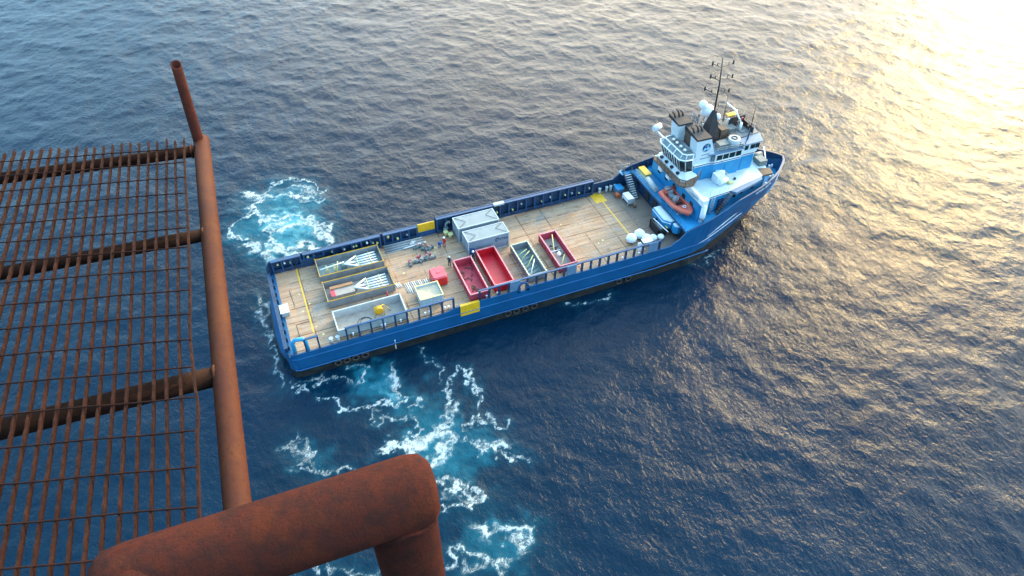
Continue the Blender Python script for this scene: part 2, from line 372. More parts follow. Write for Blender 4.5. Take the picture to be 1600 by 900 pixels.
FOAM = {  # spilled thruster foam, in metres on the water: width, strength, points
 'F1': (.50, .8, [(1.4,32.6),(3,34),(5.3,34.6),(7.1,33.9),(9,32.3),(10.1,30.2),(9.7,28),(8.3,26.7),(7.1,28.1)]),
 'F2': (.75, .9, [(-2,32.7),(-.7,33.1),(.4,32),(2,31.1),(3.9,30.5),(6.4,30),(8.4,28.2)]),
 'F3': (.6, .85, [(2.2,31),(.5,30.4),(-.5,29.5),(-.9,27.5),(-2.7,27),(-4.5,26.2),(-4.9,24),(-4.3,22.4),(-2.8,21.8)]),
 'F4': (.75, .9, [(-.9,27.5),(-.1,26.3),(1,24.9),(2.4,25),(4.4,24.8),(6.3,23.4),(8,21.3),(9.6,20.4),(9.6,18.9)]),
 'F5': (.7, 1., [(2.9,23.9),(1.2,23.1),(.2,22),(.3,19.4),(1.9,17.4)]),
 'F6': (.8, 1., [(1.6,21.5),(3.3,22),(5.3,21.9),(7.6,20.9),(8.4,18.8),(9,16.8),(8.7,15.8)]),
 'F6b': (1.3, .85, [(6.5,22),(7.8,19.8),(8.6,17.5)]),
 'F7': (1.0, .9, [(-3.1,19.7),(-1.9,20),(-1.4,18.7),(-2,18.4)]),
 'F8': (.9, 1., [(3.2,16.6),(4.5,17.2),(5.8,17),(6.5,15.6)]),
 'F9': (1.2, 1., [(-.4,16.4),(.5,17.2),(1.7,16.2),(3,15),(5,14)]),
 'F10': (.8, .7, [(5.7,32.3),(6.9,31.1),(7.6,30.5),(9,29.5)]),
 'F11': (.9, .75, [(-1.5,32.5),(.2,31.6),(1.2,30.8)]),
 'G1': (.35, .75, [(-.4,-8.6),(2.2,-8.8),(4.6,-9.6),(5.7,-11.2),(7.1,-11.4),(8.4,-10.3),(8.4,-8.8),(6.1,-8.5)]),
 'G2': (.4, .85, [(2.1,-11.6),(3.3,-12.4),(4.2,-14.3),(5.7,-15.4),(7.3,-15.5),(8.8,-16.2),(11.3,-16.1),(11.7,-14.9),(11.2,-12.8),(10.7,-10)]),
 'G2b': (1.0, .8, [(10.2,-14.8),(11.2,-14.6),(11,-13),(10.2,-12)]),
 'G3': (.5, .7, [(6.4,-16),(7,-17),(8.9,-17.9),(11.1,-18.2),(12.1,-17.5),(12.4,-16)]),
 'G4': (.4, .85, [(11.4,-18.8),(11.6,-20.9),(12.4,-21.4),(13.8,-21.5),(15.5,-20.7),(16.6,-20.1),(16.1,-18.3),(15.6,-16.7),(16.8,-15.6),(17.5,-14.2),(19,-13.6),(19.9,-15.4),(19.9,-17.9),(19.7,-19.2)]),
 'G4b': (.9, .8, [(14,-21.6),(16,-20.6),(16.4,-19)]),
 'G5': (.6, 1., [(7.4,-21.5),(9.7,-21.8),(12,-21.5),(13.6,-22.2),(15.2,-23.5),(14.1,-24.3),(12.9,-25),(11.3,-25.5)]),
 'G5b': (1.1, 1., [(10.5,-22.2),(12.2,-22.2),(13.6,-22.8)]),
 'G5c': (.9, 1., [(14.8,-23.3),(13.9,-24.6),(12.6,-25.4)]),
 'G6': (.4, .9, [(9.7,-23.2),(10.7,-22.2),(12,-21.9)]),
 'G7': (.45, .8, [(16.2,-22.5),(17.5,-21.7),(18.8,-21.5),(19.4,-23.3),(20.5,-23.7),(21.2,-23.5)]),
 'G7b': (.35, .75, [(19.7,-19.2),(19.2,-20.5),(18.8,-21.5)]),
 'G8': (.5, .9, [(16.6,-24.8),(17.6,-25.9),(19.1,-26.1),(19.9,-27.3),(21,-28.5),(21.7,-29)]),
 'G8b': (.9, .65, [(16,-24),(18,-25),(20,-26.2)]),
 'G9': (.5, .8, [(10.5,-28.2),(12,-28.3),(13.5,-28.4),(14.5,-29.5),(15.3,-31.1)]),
 'G10': (.4, .7, [(-3.5,-16.5),(-1.6,-16.8),(-.9,-17.8),(-1.2,-19.8),(0,-21.2),(1.6,-22.3),(3.4,-22.8)]),
 'G10b': (.9, .55, [(-2.5,-17),(-1.4,-19.2),(-.6,-21.4)]),
 'G11': (.4, .65, [(15,-9.4),(15.9,-10),(16,-12.1),(15.9,-14.4)]),
 'E1': (.5, .9, [(6.6,-22.3),(8.3,-21.8),(10.2,-22.1),(12,-21.6)]),
 'E2': (.55, .9, [(11.2,-28.5),(13,-28.7),(14.4,-30.4),(16.6,-32.3),(14.7,-32),(12.8,-31.7),(11,-31.4)]),
 'E2b': (1.1, .6, [(12,-29.5),(14,-31.2),(16,-32)]),
 'E3': (.9, .95, [(13.8,-34.7),(15.1,-36),(16.9,-36.3),(18.1,-36.1),(18.4,-37.2),(17.1,-38)]),
 'E4': (.7, .8, [(8.9,-36.8),(10.3,-35.8),(11.9,-36.3),(12.7,-37.7),(13.9,-39.2),(14.6,-40.2)]),
 'E4b': (1.3, .6, [(10,-38),(12.5,-38.5),(15,-38.5),(17.5,-38.8)]),
 'E5': (.4, .6, [(-3.6,-17.1),(-1.5,-17.4),(-1.2,-19.7),(-2.7,-20),(-.9,-21.8),(1.6,-22.4),(3,-22.8)]),
 'E6': (.7, .7, [(-4.4,-32.3),(-3.1,-32.1),(-1.2,-32.6),(-.2,-34),(1.9,-35.1),(4.5,-35.5),(6.5,-34.6)]),
 'S': (.3, .8, [(-1.2,-9.3),(-.3,-9.4),(.7,-9.4),(1.4,-9.3),(2.4,-9.4),(3.9,-9.9)]),
 'ST': (.7, .75, [(-2.4,8),(-2.6,3),(-2.2,-2),(-2.3,-6),(-1.8,-8.6)]),
 'H1': (.35, .8, [(36,-9.1),(38,-9.3),(40,-9.2),(43,-9.4)]),
 'H2': (.25, .6, [(56,-8.2),(60,-7.8),(64,-6.9)]),
}
AQUA = [(3.5, 25, 4.5, 0.71), (5.5, 20, 3.2, 0.95), (4, 29.5, 4.2, 0.52), (-2.5, 23.5, 2.2, 0.57), (1.5, 17.5, 3, 0.76), (3.6, 22.8, 2, 0.85), (8.4, -12, 1.7, 0.81), (9.7, -14.6, 1.6, 0.95), (7.2, -9.6, 1.2, 0.95), (9.5, -9.4, 1.0, 0.38), (12.6, -17, 2.2, 0.31), (13, -20, 2, 0.34), (12.4, -23.2, 2.0, 0.56), (13.4, -26.4, 2.0, 0.5), (17, -24.5, 2.0, 0.28), (15.5, -21.5, 1.5, 0.34), (18.3, -26.5, 1.5, 0.31), (14, -37, 2.5, 0.28), (17, -36.8, 1.3, 0.37), (0.5, -20, 1.6, 0.15), (20.2, -17, 1.2, 0.12)]
ix = np.where((xs > -12) & (xs < 70))[0]; iy = np.where((ys > -44) & (ys < 42))[0]
sub = np.ix_(ix, iy); xx = X[sub]; yy = Y[sub]
w1 = sample(W1, 64, xx, yy); w2 = sample(W2, 64, xx+7, yy+3)
wx = xx+.42*w1+.16*sample(W2, 16, xx, yy); wy = yy+.42*w2+.16*sample(W1, 16, xx+3, yy)
foam_s = np.zeros_like(xx); core_s = np.zeros_like(xx); us = np.zeros_like(xx); vs_a = np.zeros_like(xx)
def chaikin(p):
    for _ in range(2):
        q = [p[0]]
        for a, b in zip(p[:-1], p[1:]): q += [(a[0]*.75+b[0]*.25, a[1]*.75+b[1]*.25), (a[0]*.25+b[0]*.75, a[1]*.25+b[1]*.75)]
        p = q+[p[-1]]
    return p
for li, (wdt, stg, pts) in enumerate(FOAM.values()):
    pts = chaikin(pts)
    x0 = min(p[0] for p in pts)-4; x1 = max(p[0] for p in pts)+4; y0 = min(p[1] for p in pts)-4; y1 = max(p[1] for p in pts)+4
    mi, mj = np.where((xx[:, 0] > x0) & (xx[:, 0] < x1))[0], np.where((yy[0] > y0) & (yy[0] < y1))[0]
    if len(mi) == 0: continue
    s2 = np.ix_(mi, mj); px, py = wx[s2], wy[s2]; dd = np.full(px.shape, 1e9); sl = np.zeros(px.shape); sg = np.ones(px.shape); acc = 0
    for a, b in zip(pts[:-1], pts[1:]):
        vx, vy = b[0]-a[0], b[1]-a[1]; ln = math.hypot(vx, vy)
        if ln < 1e-6: continue
        tt = np.clip(((px-a[0])*vx+(py-a[1])*vy)/(ln*ln), 0, 1)
        d2 = np.hypot(px-a[0]-tt*vx, py-a[1]-tt*vy); m2_ = d2 < dd
        dd = np.where(m2_, d2, dd); sl = np.where(m2_, acc+tt*ln, sl); sg = np.where(m2_, np.sign((px-a[0])*vy-(py-a[1])*vx), sg); acc += ln
    f = stg*(.50*np.exp(-(dd/(wdt*.8))**2)+.40*np.exp(-(dd/(wdt*2.4))**2)); old = foam_s[s2]; upd = f > old
    foam_s[s2] = np.where(upd, f, old); us[s2] = np.where(upd, sl+17.3*li, us[s2]); vs_a[s2] = np.where(upd, dd*sg+5.1*li, vs_a[s2])
    core_s[s2] = np.maximum(core_s[s2], stg*np.exp(-(dd/(.16+.10*wdt))**2))
aq_s = np.zeros_like(xx)
for ax, ay, r_, s_ in AQUA: aq_s = aq_s+s_*np.exp(-(((xx+.8*w1-ax)**2+(yy+.8*w2-ay)**2)/r_**2))
aq_s = 1-np.exp(-1.3*aq_s)
foam = np.zeros_like(X); foam[sub] = foam_s; core = np.zeros_like(X); core[sub] = core_s; UU = np.zeros_like(X); UU[sub] = us; VV = np.zeros_like(X); VV[sub] = vs_a; aqua = np.zeros_like(X); aqua[sub] = aq_s
# boiling water over the thrusters is smoother and slightly mounded
Zs = Zs*(1-.45*aqua)+.10*foam+.12*aqua
nx, ny = X.shape
CHOP = 1.5*(1-.5*aqua)*fade
co = np.stack([X-CHOP*sample(DX, LF, X, Y), Y-CHOP*sample(DY, LF, X, Y), ZW+Zs], -1).reshape(-1, 3).astype(np.float32)
idx = np.arange(nx*ny).reshape(nx, ny)
quads = np.stack([idx[:-1, :-1], idx[1:, :-1], idx[1:, 1:], idx[:-1, 1:]], -1).reshape(-1, 4).astype(np.int32)
me = bpy.data.meshes.new('sea'); me.vertices.add(len(co)); me.vertices.foreach_set('co', co.ravel())
me.loops.add(quads.size); me.loops.foreach_set('vertex_index', quads.ravel())
me.polygons.add(len(quads)); me.polygons.foreach_set('loop_start', np.arange(0, quads.size, 4, dtype=np.int32))
me.polygons.foreach_set('use_smooth', np.ones(len(quads), dtype=bool))
me.update(calc_edges=True)
for nm, arr in (('foam', foam), ('aqua', aqua), ('core', core), ('along', UU), ('across', VV)):
    at = me.attributes.new(nm, 'FLOAT', 'POINT'); at.data.foreach_set('value', arr.reshape(-1).astype(np.float32))
sea = bpy.data.objects.new('sea', me); col.objects.link(sea)
sea['kind'] = 'structure'; sea['label'] = 'deep blue rippled open sea with thruster foam'

def sea_material():
    mt = bpy.data.materials.new('sea_water'); mt.use_nodes = True; t = mt.node_tree; N = t.nodes; L = t.links
    b = N['Principled BSDF']
    tc = N.new('ShaderNodeTexCoord')
    def mp(st=(1, 1, 1), rz=0):
        x = N.new('ShaderNodeMapping'); x.inputs['Scale'].default_value = st; x.inputs['Rotation'].default_value = (0, 0, rz); L.new(tc.outputs['Object'], x.inputs[0]); return x.outputs[0]
    def noise(sc, v, det=4, ro=.6, dist=0):
        n = N.new('ShaderNodeTexNoise'); n.inputs['Scale'].default_value = sc; n.inputs['Detail'].default_value = det; n.inputs['Roughness'].default_value = ro; n.inputs['Distortion'].default_value = dist
        L.new(v, n.inputs[0]); return n.outputs[0]
    def mr(v, a, c, o0=0, o1=1):
        x = N.new('ShaderNodeMapRange'); x.inputs[1].default_value = a; x.inputs[2].default_value = c; x.inputs[3].default_value = o0; x.inputs[4].default_value = o1; L.new(v, x.inputs[0]); return x.outputs[0]
    def ma(op, a, c=0.0):
        x = N.new('ShaderNodeMath'); x.operation = op
        for s, i in ((a, 0), (c, 1)):
            if isinstance(s, (int, float)): x.inputs[i].default_value = s
            else: L.new(s, x.inputs[i])
        return x.outputs[0]
    def mix(f, a, bb):
        x = N.new('ShaderNodeMix'); x.data_type = 'RGBA'; L.new(f, x.inputs[0])
        for s, i in ((a, 6), (bb, 7)):
            if isinstance(s, tuple): x.inputs[i].default_value = (*s, 1)
            else: L.new(s, x.inputs[i])
        return x.outputs[2]
    fa = N.new('ShaderNodeAttribute'); fa.attribute_name = 'foam'; aa = N.new('ShaderNodeAttribute'); aa.attribute_name = 'aqua'
    F_, A_ = fa.outputs['Fac'], aa.outputs['Fac']
    # lacy foam: ridged noise
    warp = N.new('ShaderNodeTexNoise'); warp.inputs['Scale'].default_value = .9; warp.inputs['Detail'].default_value = 3; L.new(mp(), warp.inputs[0])
    vm = N.new('ShaderNodeVectorMath'); vm.operation = 'MULTIPLY_ADD'; L.new(warp.outputs['Color'], vm.inputs[0]); vm.inputs[1].default_value = (1.3, 1.3, 0); L.new(mp(), vm.inputs[2])
    def ridge(sc, det):
        n = noise(sc, vm.outputs[0], det, .62); return ma('SUBTRACT', 1.0, ma('MULTIPLY', ma('ABSOLUTE', ma('SUBTRACT', n, .5)), 9.0))
    at3 = []
    for nm in ('core', 'along', 'across'):
        q = N.new('ShaderNodeAttribute'); q.attribute_name = nm; at3.append(q.outputs['Fac'])
    cmb = N.new('ShaderNodeCombineXYZ'); L.new(ma('MULTIPLY', at3[1], .42), cmb.inputs[0]); L.new(ma('MULTIPLY', at3[2], 1.5), cmb.inputs[1])
    vw = N.new('ShaderNodeVectorMath'); vw.operation = 'MULTIPLY_ADD'; L.new(warp.outputs['Color'], vw.inputs[0]); vw.inputs[1].default_value = (.9, 1.2, 0); L.new(cmb.outputs[0], vw.inputs[2])
    def strand(sc, det, k):
        n = noise(sc, vw.outputs[0], det, .6); return ma('MAXIMUM', ma('SUBTRACT', 1.0, ma('MULTIPLY', ma('ABSOLUTE', ma('SUBTRACT', n, .5)), k)), 0.0)
    st1 = ma('MAXIMUM', strand(1.6, 4, 12.0), ma('MULTIPLY', strand(3.4, 4, 10.0), .85))
    iso = ma('MAXIMUM', ma('MAXIMUM', ridge(1.5, 5), ma('MULTIPLY', ridge(3.6, 4), .8)), 0.0)
    r1 = ma('ADD', ma('MULTIPLY', st1, .62), ma('MULTIPLY', iso, .42))
    patch = mr(noise(.55, vm.outputs[0], 5, .7), .38, .66)
    brk = mr(noise(.9, vm.outputs[0], 4, .6), .36, .55)
    fz = ma('ADD', F_, ma('MULTIPLY', A_, .12))
    s_ = ma('MULTIPLY', fz, ma('ADD', .06, ma('ADD', ma('MULTIPLY', r1, .86), ma('MULTIPLY', patch, .50))))
    s_ = ma('ADD', s_, ma('MULTIPLY', at3[0], ma('MULTIPLY', brk, ma('ADD', .14, ma('MULTIPLY', r1, .6)))))
    mask = mr(s_, .44, 1.30); mask.node.interpolation_type = 'SMOOTHSTEP'
    mask = ma('MINIMUM', ma('MULTIPLY', mask, 1.5), 1.0)
    # sparse flecks of foam on small crests
    spk = mr(noise(1.7, vm.outputs[0], 6, .75), .765, .80)
    mask = ma('MAXIMUM', mask, ma('MULTIPLY', spk, .35))
    deep = mix(mr(noise(.05, mp(), 3), .35, .65), (.0004, .0105, .026), (.0006, .0135, .033))
    an = ma('MULTIPLY', A_, mr(noise(.7, vm.outputs[0], 5, .65), .25, .75, .55, 1.1))
    an = ma('ADD', ma('MULTIPLY', an, .88), ma('MULTIPLY', F_, .24))
    c = mix(mr(an, 0, .9), deep, (.012, .15, .21)); c = mix(mr(an, .50, 1.15), c, (.15, .40, .43))
    c = mix(mask, c, (.38, .45, .47)); L.new(c, b.inputs['Base Color'])
    L.new(mr(mask, 0, 1, .07, .6), b.inputs['Roughness']); b.inputs['IOR'].default_value = 1.333; b.inputs['Specular IOR Level'].default_value = .2
    # ripples too small for the mesh
    hA = noise(.8, mp((1, .62, 1), R(-38)), 5, .6, .8); hB = noise(2.1, mp((1, .7, 1), R(20)), 4, .6, .6); hC = noise(6.5, mp((1, .6, 1), R(-10)), 3, .6)
    calm = ma('SUBTRACT', 1.0, ma('MULTIPLY', A_, .6))
    h = ma('ADD', ma('MULTIPLY', hA, .12), ma('ADD', ma('MULTIPLY', hB, .10), ma('MULTIPLY', hC, .034)))
    h = ma('ADD', ma('MULTIPLY', h, calm), ma('MULTIPLY', mask, .05))
    bp = N.new('ShaderNodeBump'); bp.inputs['Strength'].default_value = 1.0; bp.inputs['Distance'].default_value = 1.0
    L.new(h, bp.inputs['Height']); L.new(bp.outputs[0], b.inputs['Normal'])
    return mt
me.materials.append(sea_material())

# ================================================================== THE SHIP
ship = thing('supply_ship', 'long blue offshore supply ship with timber cargo deck and white wheelhouse at the bow', 'ship', (0, 0, ZW))
OFF = (0, 0, -ZW)          # parts are modelled with the cargo deck at z = 0
def P(mb, name, mats, parent=None):
    if parent is None: return mb.build(name, mats, ship, OFF)
    return mb.build(name, mats, parent)
# ---- hull shell with bulwarks
HB = [(-.6, 7.2), (-.1, 7.8), (.6, 8), (10, 8), (30, 8), (50, 8), (55, 8), (58.4, 7.95), (61, 7.5), (63.4, 6.95), (66.5, 6.1), (69.2, 5.2), (71.5, 4.15), (73.2, 3.1), (74.8, 1.75), (75.6, .95), (76.05, 0)]
def hb(x): return float(np.interp(x, [p[0] for p in HB], [p[1] for p in HB]))
TN = [(-.6, .1), (19, .05), (19.8, .2), (20.6, .5), (21.2, .5), (29, .5), (29.4, .15), (30.4, .15), (31, .62), (51.6, .62), (52.4, .7), (52.9, 1.15), (53.6, 1.5), (54.3, 2.3), (55, 2.75), (58.4, 3.6), (63.4, 4.85), (69, 4.95), (73.2, 4.95), (76.05, 4.85)]
TF = [(-.6, 1.6), (0, 2.0), (22.9, 2.1), (23.1, 2.6), (47.9, 2.6), (48.1, 1.7), (51.5, 1.75), (53.5, 3.2), (54.6, 3.6), (58.4, 4.2), (63.4, 4.95), (73.2, 5.05), (76.05, 4.85)]
def tn(x): return float(np.interp(x, [p[0] for p in TN], [p[1] for p in TN]))
def tf(x): return float(np.interp(x, [p[0] for p in TF], [p[1] for p in TF]))
def dz(x): return -.25 if x < 54.3 else 2.3       # deck level inside the shell
stx = sorted(set([p[0] for p in HB]+[p[0] for p in TN]+[p[0] for p in TF]+[54.28, 54.32]+list(np.arange(2, 56, 3.0))+list(np.arange(56, 76, 1.0))))
def section(x, side, top):
    b = hb(x); fl = max(0, (x-56)/20); rows = []
    zs = [ZW-2.2, ZW-.6, ZW+.3, -2.5, -1.0, 0 if top > .2 else -.2]
    for z in zs:
        k = 1-fl*.62*max(0, min(1, (4-z)/8))**1.1; xo = x-fl*fl*3.4*max(0, min(1, (4-z)/8.0))
        inset = .12 if z < -2.45 else 0
        rows.append((xo, side*max(0, b*k-inset), z))
    rows.append((x, side*b, top)); bi = max(0, b-.22); rows.append((x-(.2 if x > 70 else 0), side*bi, top)); rows.append((x-(.2 if x > 70 else 0), side*bi, min(dz(x), top-.05)))
    return rows
for side, fn in ((-1, tn), (1, tf)):
    mb = MB(); nr = 9; vs_ = []
    for x in stx: vs_ += section(x, side, fn(x))
    fs = []
    for i in range(len(stx)-1):
        for j in range(nr-1):
            q = (i*nr+j, (i+1)*nr+j, (i+1)*nr+j+1, i*nr+j+1); fs.append(q if side < 0 else q[::-1])
    mb.add(vs_, fs)
    for i, f in enumerate(mb.f):
        mb.mi[i] = 1 if (i % (nr-1)) >= 6 else 0
    o = P(mb, 'hull', [M['hull'], M['rail_blue'] if side < 0 else M['navy']])
    if side < 0: hull_near = o
# transom
mb = MB(); mb.prism([(-.6, -7.2), (-.15, -7.8), (.3, -7.8), (.3, 7.8), (-.15, 7.8), (-.6, 7.2)], ZW-2, .02); mb.prism([(-.6, -6), (-.5, 6), (-1.5, 4.6), (-1.7, 0), (-1.5, -3.6)], ZW+.9, -1.0, [(-.6, -6.2), (-.5, 6.2), (-.62, 6), (-.68, 0), (-.64, -6)]); P(mb, 'transom', M['hull'])
mb = MB(); mb.box(-.6, -.28, -7.2, 7.6, .02, .75); mb.box(-.66, -.2, -7.2, 7.6, .75, .82)
for k in range(11): mb.box(-.28, .0, -6.8+k*1.4, -6.7+k*1.4, .02, .7)
P(mb, 'stern_bulwark', M['navy'])
# fender strakes
mb = MB()
for z, pr in ((-.75, .07), (-2.72, .09)):
    pts = []
    for x in [p for p in stx if -.2 < p < 60]: pts.append((x, -hb(x)-pr*.5, z+max(0, x-50)*.06))
    mb.tube(pts, pr, 6)
P(mb, 'rubbing_strake', M['sea_blue'])
mb = MB()
for (xa, za, xb, zb_, r_) in ((60, .9, 70.5, 3.6, .07), (57, -.4, 66, .9, .05), (58.5, .3, 64, 1.9, .04)):
    pts = []
    for k in range(8):
        t_ = k/7; x = xa+(xb-xa)*t_; z = za+(zb_-za)*t_; s_ = section(x, -1, tn(x)); zz = [q[2] for q in s_[:7]]; y = float(np.interp(z, zz, [q[1] for q in s_[:7]])); xo = float(np.interp(z, zz, [q[0] for q in s_[:7]])); pts.append((xo, y-.02, z))
    mb.tube(pts, r_, 5)
P(mb, 'bow_stripe', M['scum'])
lettering = bpy.data.objects.new('ship_name', None); col.objects.link(lettering); lettering.parent = ship; lettering.location = OFF
for k in range(9):
    x = 67.2+k*.42; z = 4.15; s_ = section(x, -1, tn(x)); zz = [q[2] for q in s_[:7]]; y = float(np.interp(z, zz, [q[1] for q in s_[:7]])); xo = float(np.interp(z, zz, [q[0] for q in s_[:7]]))
    h = .32; mb = MB(); mb.box(xo, xo+.09, y-.05, y+.02, z-h/2, z+h/2)
    if k % 3 != 1: mb.box(xo, xo+.26, y-.05, y+.05, z-.04, z+.05)
    if k % 2: mb.box(xo, xo+.26, y-.05, y+.05, z+h/2-.07, z+h/2)
    mb.build('letter', M['scum'], lettering)
# draught marks and tyres
for k in range(7): mb = MB(); mb.box(12.34, 12.46, -8.12 if k < 1 else -7.93, -8.03 if k < 1 else -7.86, -2.2-k*.28, -2.08-k*.28); P(mb, 'draught_mark', M['scum'])
for x in (5.0, 6.1, 7.2, 8.4, 27.8, 29.0, 30.3, 31.6, 44.5, 46.0):
    mb = MB(); mb.torus((x, -8.05, -3.25), .40, .14, 'y', 14, 7); P(mb, 'tyre_fender', M['rubber'])
# loading gates
mb = MB(); mb.box(21.25, 23.85, -8.07, -7.7, -1.25, .56); o = P(mb, 'side_gate', M['yellow']); o['label'] = 'yellow gate in the near side rail'
mb = MB(); mb.box(20.4, 22.9, 7.60, 7.74, .85, 2.2); mb.cur = 1; mb.box(20.4, 22.9, 7.5, 7.74, 0.01, .84); o = P(mb, 'side_gate', [M['yellow'], M['rail_blue']]); o['label'] = 'yellow gate in the far side rail'
# deck
mb = MB(); mb.box(-.3, 55, -7.79, 7.79, -.2, 0); cargo_deck = P(mb, 'cargo_deck', M['deck'])
for q in ((3.08, 3.26, -5.0, 7.5), (47.45, 49.3, 5.3, 7.5), (48.5, 48.68, -4, 5.299)): mb = MB(); mb.box(*q, .0, .006); P(mb, 'deck_marking', M['yellow'], cargo_deck)
for k, (x, y) in enumerate([(.7+random.random()*50, random.uniform(-7, 7)) for _ in range(34)]): mb = MB(); mb.cyl(x, y, 0, .012, random.uniform(.07, .16), n=8); P(mb, 'deck_socket', M['pyellow'], cargo_deck)
mb = MB(); mb.tube([(1.6, 3.5, .02), (1.75, .6, .02), (1.7, .2, .02)], .03, 5); P(mb, 'deck_hose', M['dark'], cargo_deck); mb = MB(); mb.tube([(1.4, -3.0, .02), (1.45, -5.9, .02)], .03, 5); mb.tube([(1.4, -3.0, .02), (3, -2.9, .02)], .03, 5)
P(mb, 'deck_hose', M['dark'], cargo_deck)
# inboard cargo rails: near side
def rail_run(x0, x1, y, zt, step, name='cargo_rail'):
    mb = MB(); mb.box(x0, x1, y-.13, y+.13, zt-.13, zt); r = P(mb, name, M['rail_blue'])
    n = max(1, round((x1-x0)/step))
    for k in range(n+1):
        x = x0+.12+(x1-x0-.24)*k/n; mb = MB(); mb.box(x-.1, x+.1, y-.16, y+.16, 0, zt-.131); P(mb, 'rail_post', M['navy'], r)
    return r
for x0, x1, st in ((1.7, 3.5, 1.7), (6.7, 20.6, 1.5), (23.9, 50.6, 1.32)): rail_run(x0, x1, -7.72, 2.15, st)
mb = MB(); mb.tube([(.5, -7.5, 0), (.5, -7.45, 1.7), (.8, -7.45, 2.1), (1.7, -7.6, 2.15), (2.0, -7.6, 1.6), (2.0, -7.7, 0)], .24, 8); P(mb, 'fairlead_frame', M['deck_blue'])
for x, zt in ((28.9, 2.1), (37.0, 2.1), (49.4, 2.1)):
    mb = MB(); mb.box(x-.75, x+.65, -7.93, -7.86, .5, zt+.1); P(mb, 'rail_panel', M['visor'])
mb = MB(); mb.torus((30.0, -7.8, .9), .6, .22, 'y', 12, 8, 0, math.pi); mb.box(29.2, 29.6, -8, -7.6, 0, .9); mb.box(30.4, 30.8, -8, -7.6, 0, .9); P(mb, 'fairlead_frame', M['rail_blue'])
# bollards, vents and lamps seen through the near rail
def bollard(x, y, r, h):
    mb = MB(); mb.cyl(x, y, 0, h, r, n=10); mb.cyl(x, y, h, h+.08, r*1.25, n=10); P(mb, 'bollard', M['lgrey'])
for x in (4.9, 5.7): bollard(x, -7.45, .22, .7)
for x in (7.6, 11.2, 11.6, 13.6, 14.5, 16.8, 17.4, 19.4, 19.9, 25.1, 26.6, 33.5, 40.2, 41.4, 45.0, 47.6):
    mb = MB(); mb.cyl(x, -7.35, 0, .4, .07, n=8); mb.ball((x, -7.35, .5), .16, .7, 9, 6); P(mb, 'deck_vent', M['bright'])
# far side: inner plating, posts and rail
for x0, x1, zt in ((.2, 4.1, 2.0), (4.4, 15.0, 2.0), (15.4, 20.3, 2.0), (23.1, 47.9, 2.5)):
    mb = MB(); mb.box(x0, x1, 7.35, 7.79, zt-.10, zt+.06); r = P(mb, 'cargo_rail', M['rail_blue'])
    mb = MB(); mb.box(x0, x1, 7.38, 7.46, .01, .62); P(mb, 'lower_plate', M['navy'], r)
    n = round((x1-x0)/1.35)
    for k in range(n+1):
        x = x0+.1+(x1-x0-.2)*k/n; mb = MB(); mb.box(x-.09, x+.09, 7.33, 7.6, .01, zt-.101); P(mb, 'rail_post', M['rail_blue'], r)
mb = MB(); mb.box(4.1, 7.2, 7.25, 7.8, 0.01, 1.3); P(mb, 'winch_housing', M['navy'])
for x in [1.0, 1.9, 2.7, 5.0, 5.8, 8.3, 9.9, 11.2, 11.6, 13.1, 13.9, 14.5, 16.1, 17.4, 18.8, 24.6, 25.0, 32.3, 34.8, 36.2, 39.5, 40.9, 43.3, 44.4, 45.6, 46.5, 47.3]:
    z = random.uniform(.75, 1.5); mb = MB(); mb.box(x-.12, x+.12, 7.55, 7.78, z-.1, z+.1); mb.ball((x, 7.56, z), random.uniform(.12, .2), random.uniform(.7, 1.5), 9, 6); P(mb, 'deck_vent', random.choice([M['bright'], M['lgrey'], M['pyellow']]))
mb = MB(); mb.box(31.8, 33.4, 7.3, 7.86, 2.4, 2.68); P(mb, 'rail_panel', M['wash_pale'])
for x in (49.0, 50.2, 50.9, 51.6): bollard(x, 7.3, .2, .9)
mb = MB(); mb.tube([(24.2, 7.3, 0), (24.3, 7.0, 1.6), (24.8, 7.3, 1.9)], .09, 7); mb.tube([(24.9, 7.2, .4), (24.3, 6.9, 1.5)], .06, 6); mb.ball((24.3, 7.1, .8), .35, .5); P(mb, 'pipe_manifold', M['teal'])

# ---- forecastle
ZF = 2.6
def fc_poly(x0, inset=.2, n=18):
    xs_ = list(np.linspace(x0, 75.3, n)); return [(x, -max(0.02, hb(x)-inset)) for x in xs_]+[(x, max(.02, hb(x)-inset)) for x in xs_[::-1]]
mb = MB(); mb.prism(fc_poly(54.35, .22), ZF-.25, ZF); forecastle = P(mb, 'forecastle_deck', M['deck_blue'])
mb = MB(); mb.box(54.8, 55.0, -7.75, 7.75, 0, ZF-.26); fb = P(mb, 'forecastle_bulkhead', M['navy'])
for y in (-6.6, -5.3, .8, 3.0, 6.3): mb = MB(); mb.box(54.7, 54.8, y-.45, y+.45, .2, 2.1); P(mb, 'doorway', M['dark'], fb)
mb = MB(); mb.tube([(54.35, -7.6, ZF-.05), (54.35, 7.6, ZF-.05)], .1, 6); P(mb, 'deck_edge', M['navy'], forecastle)
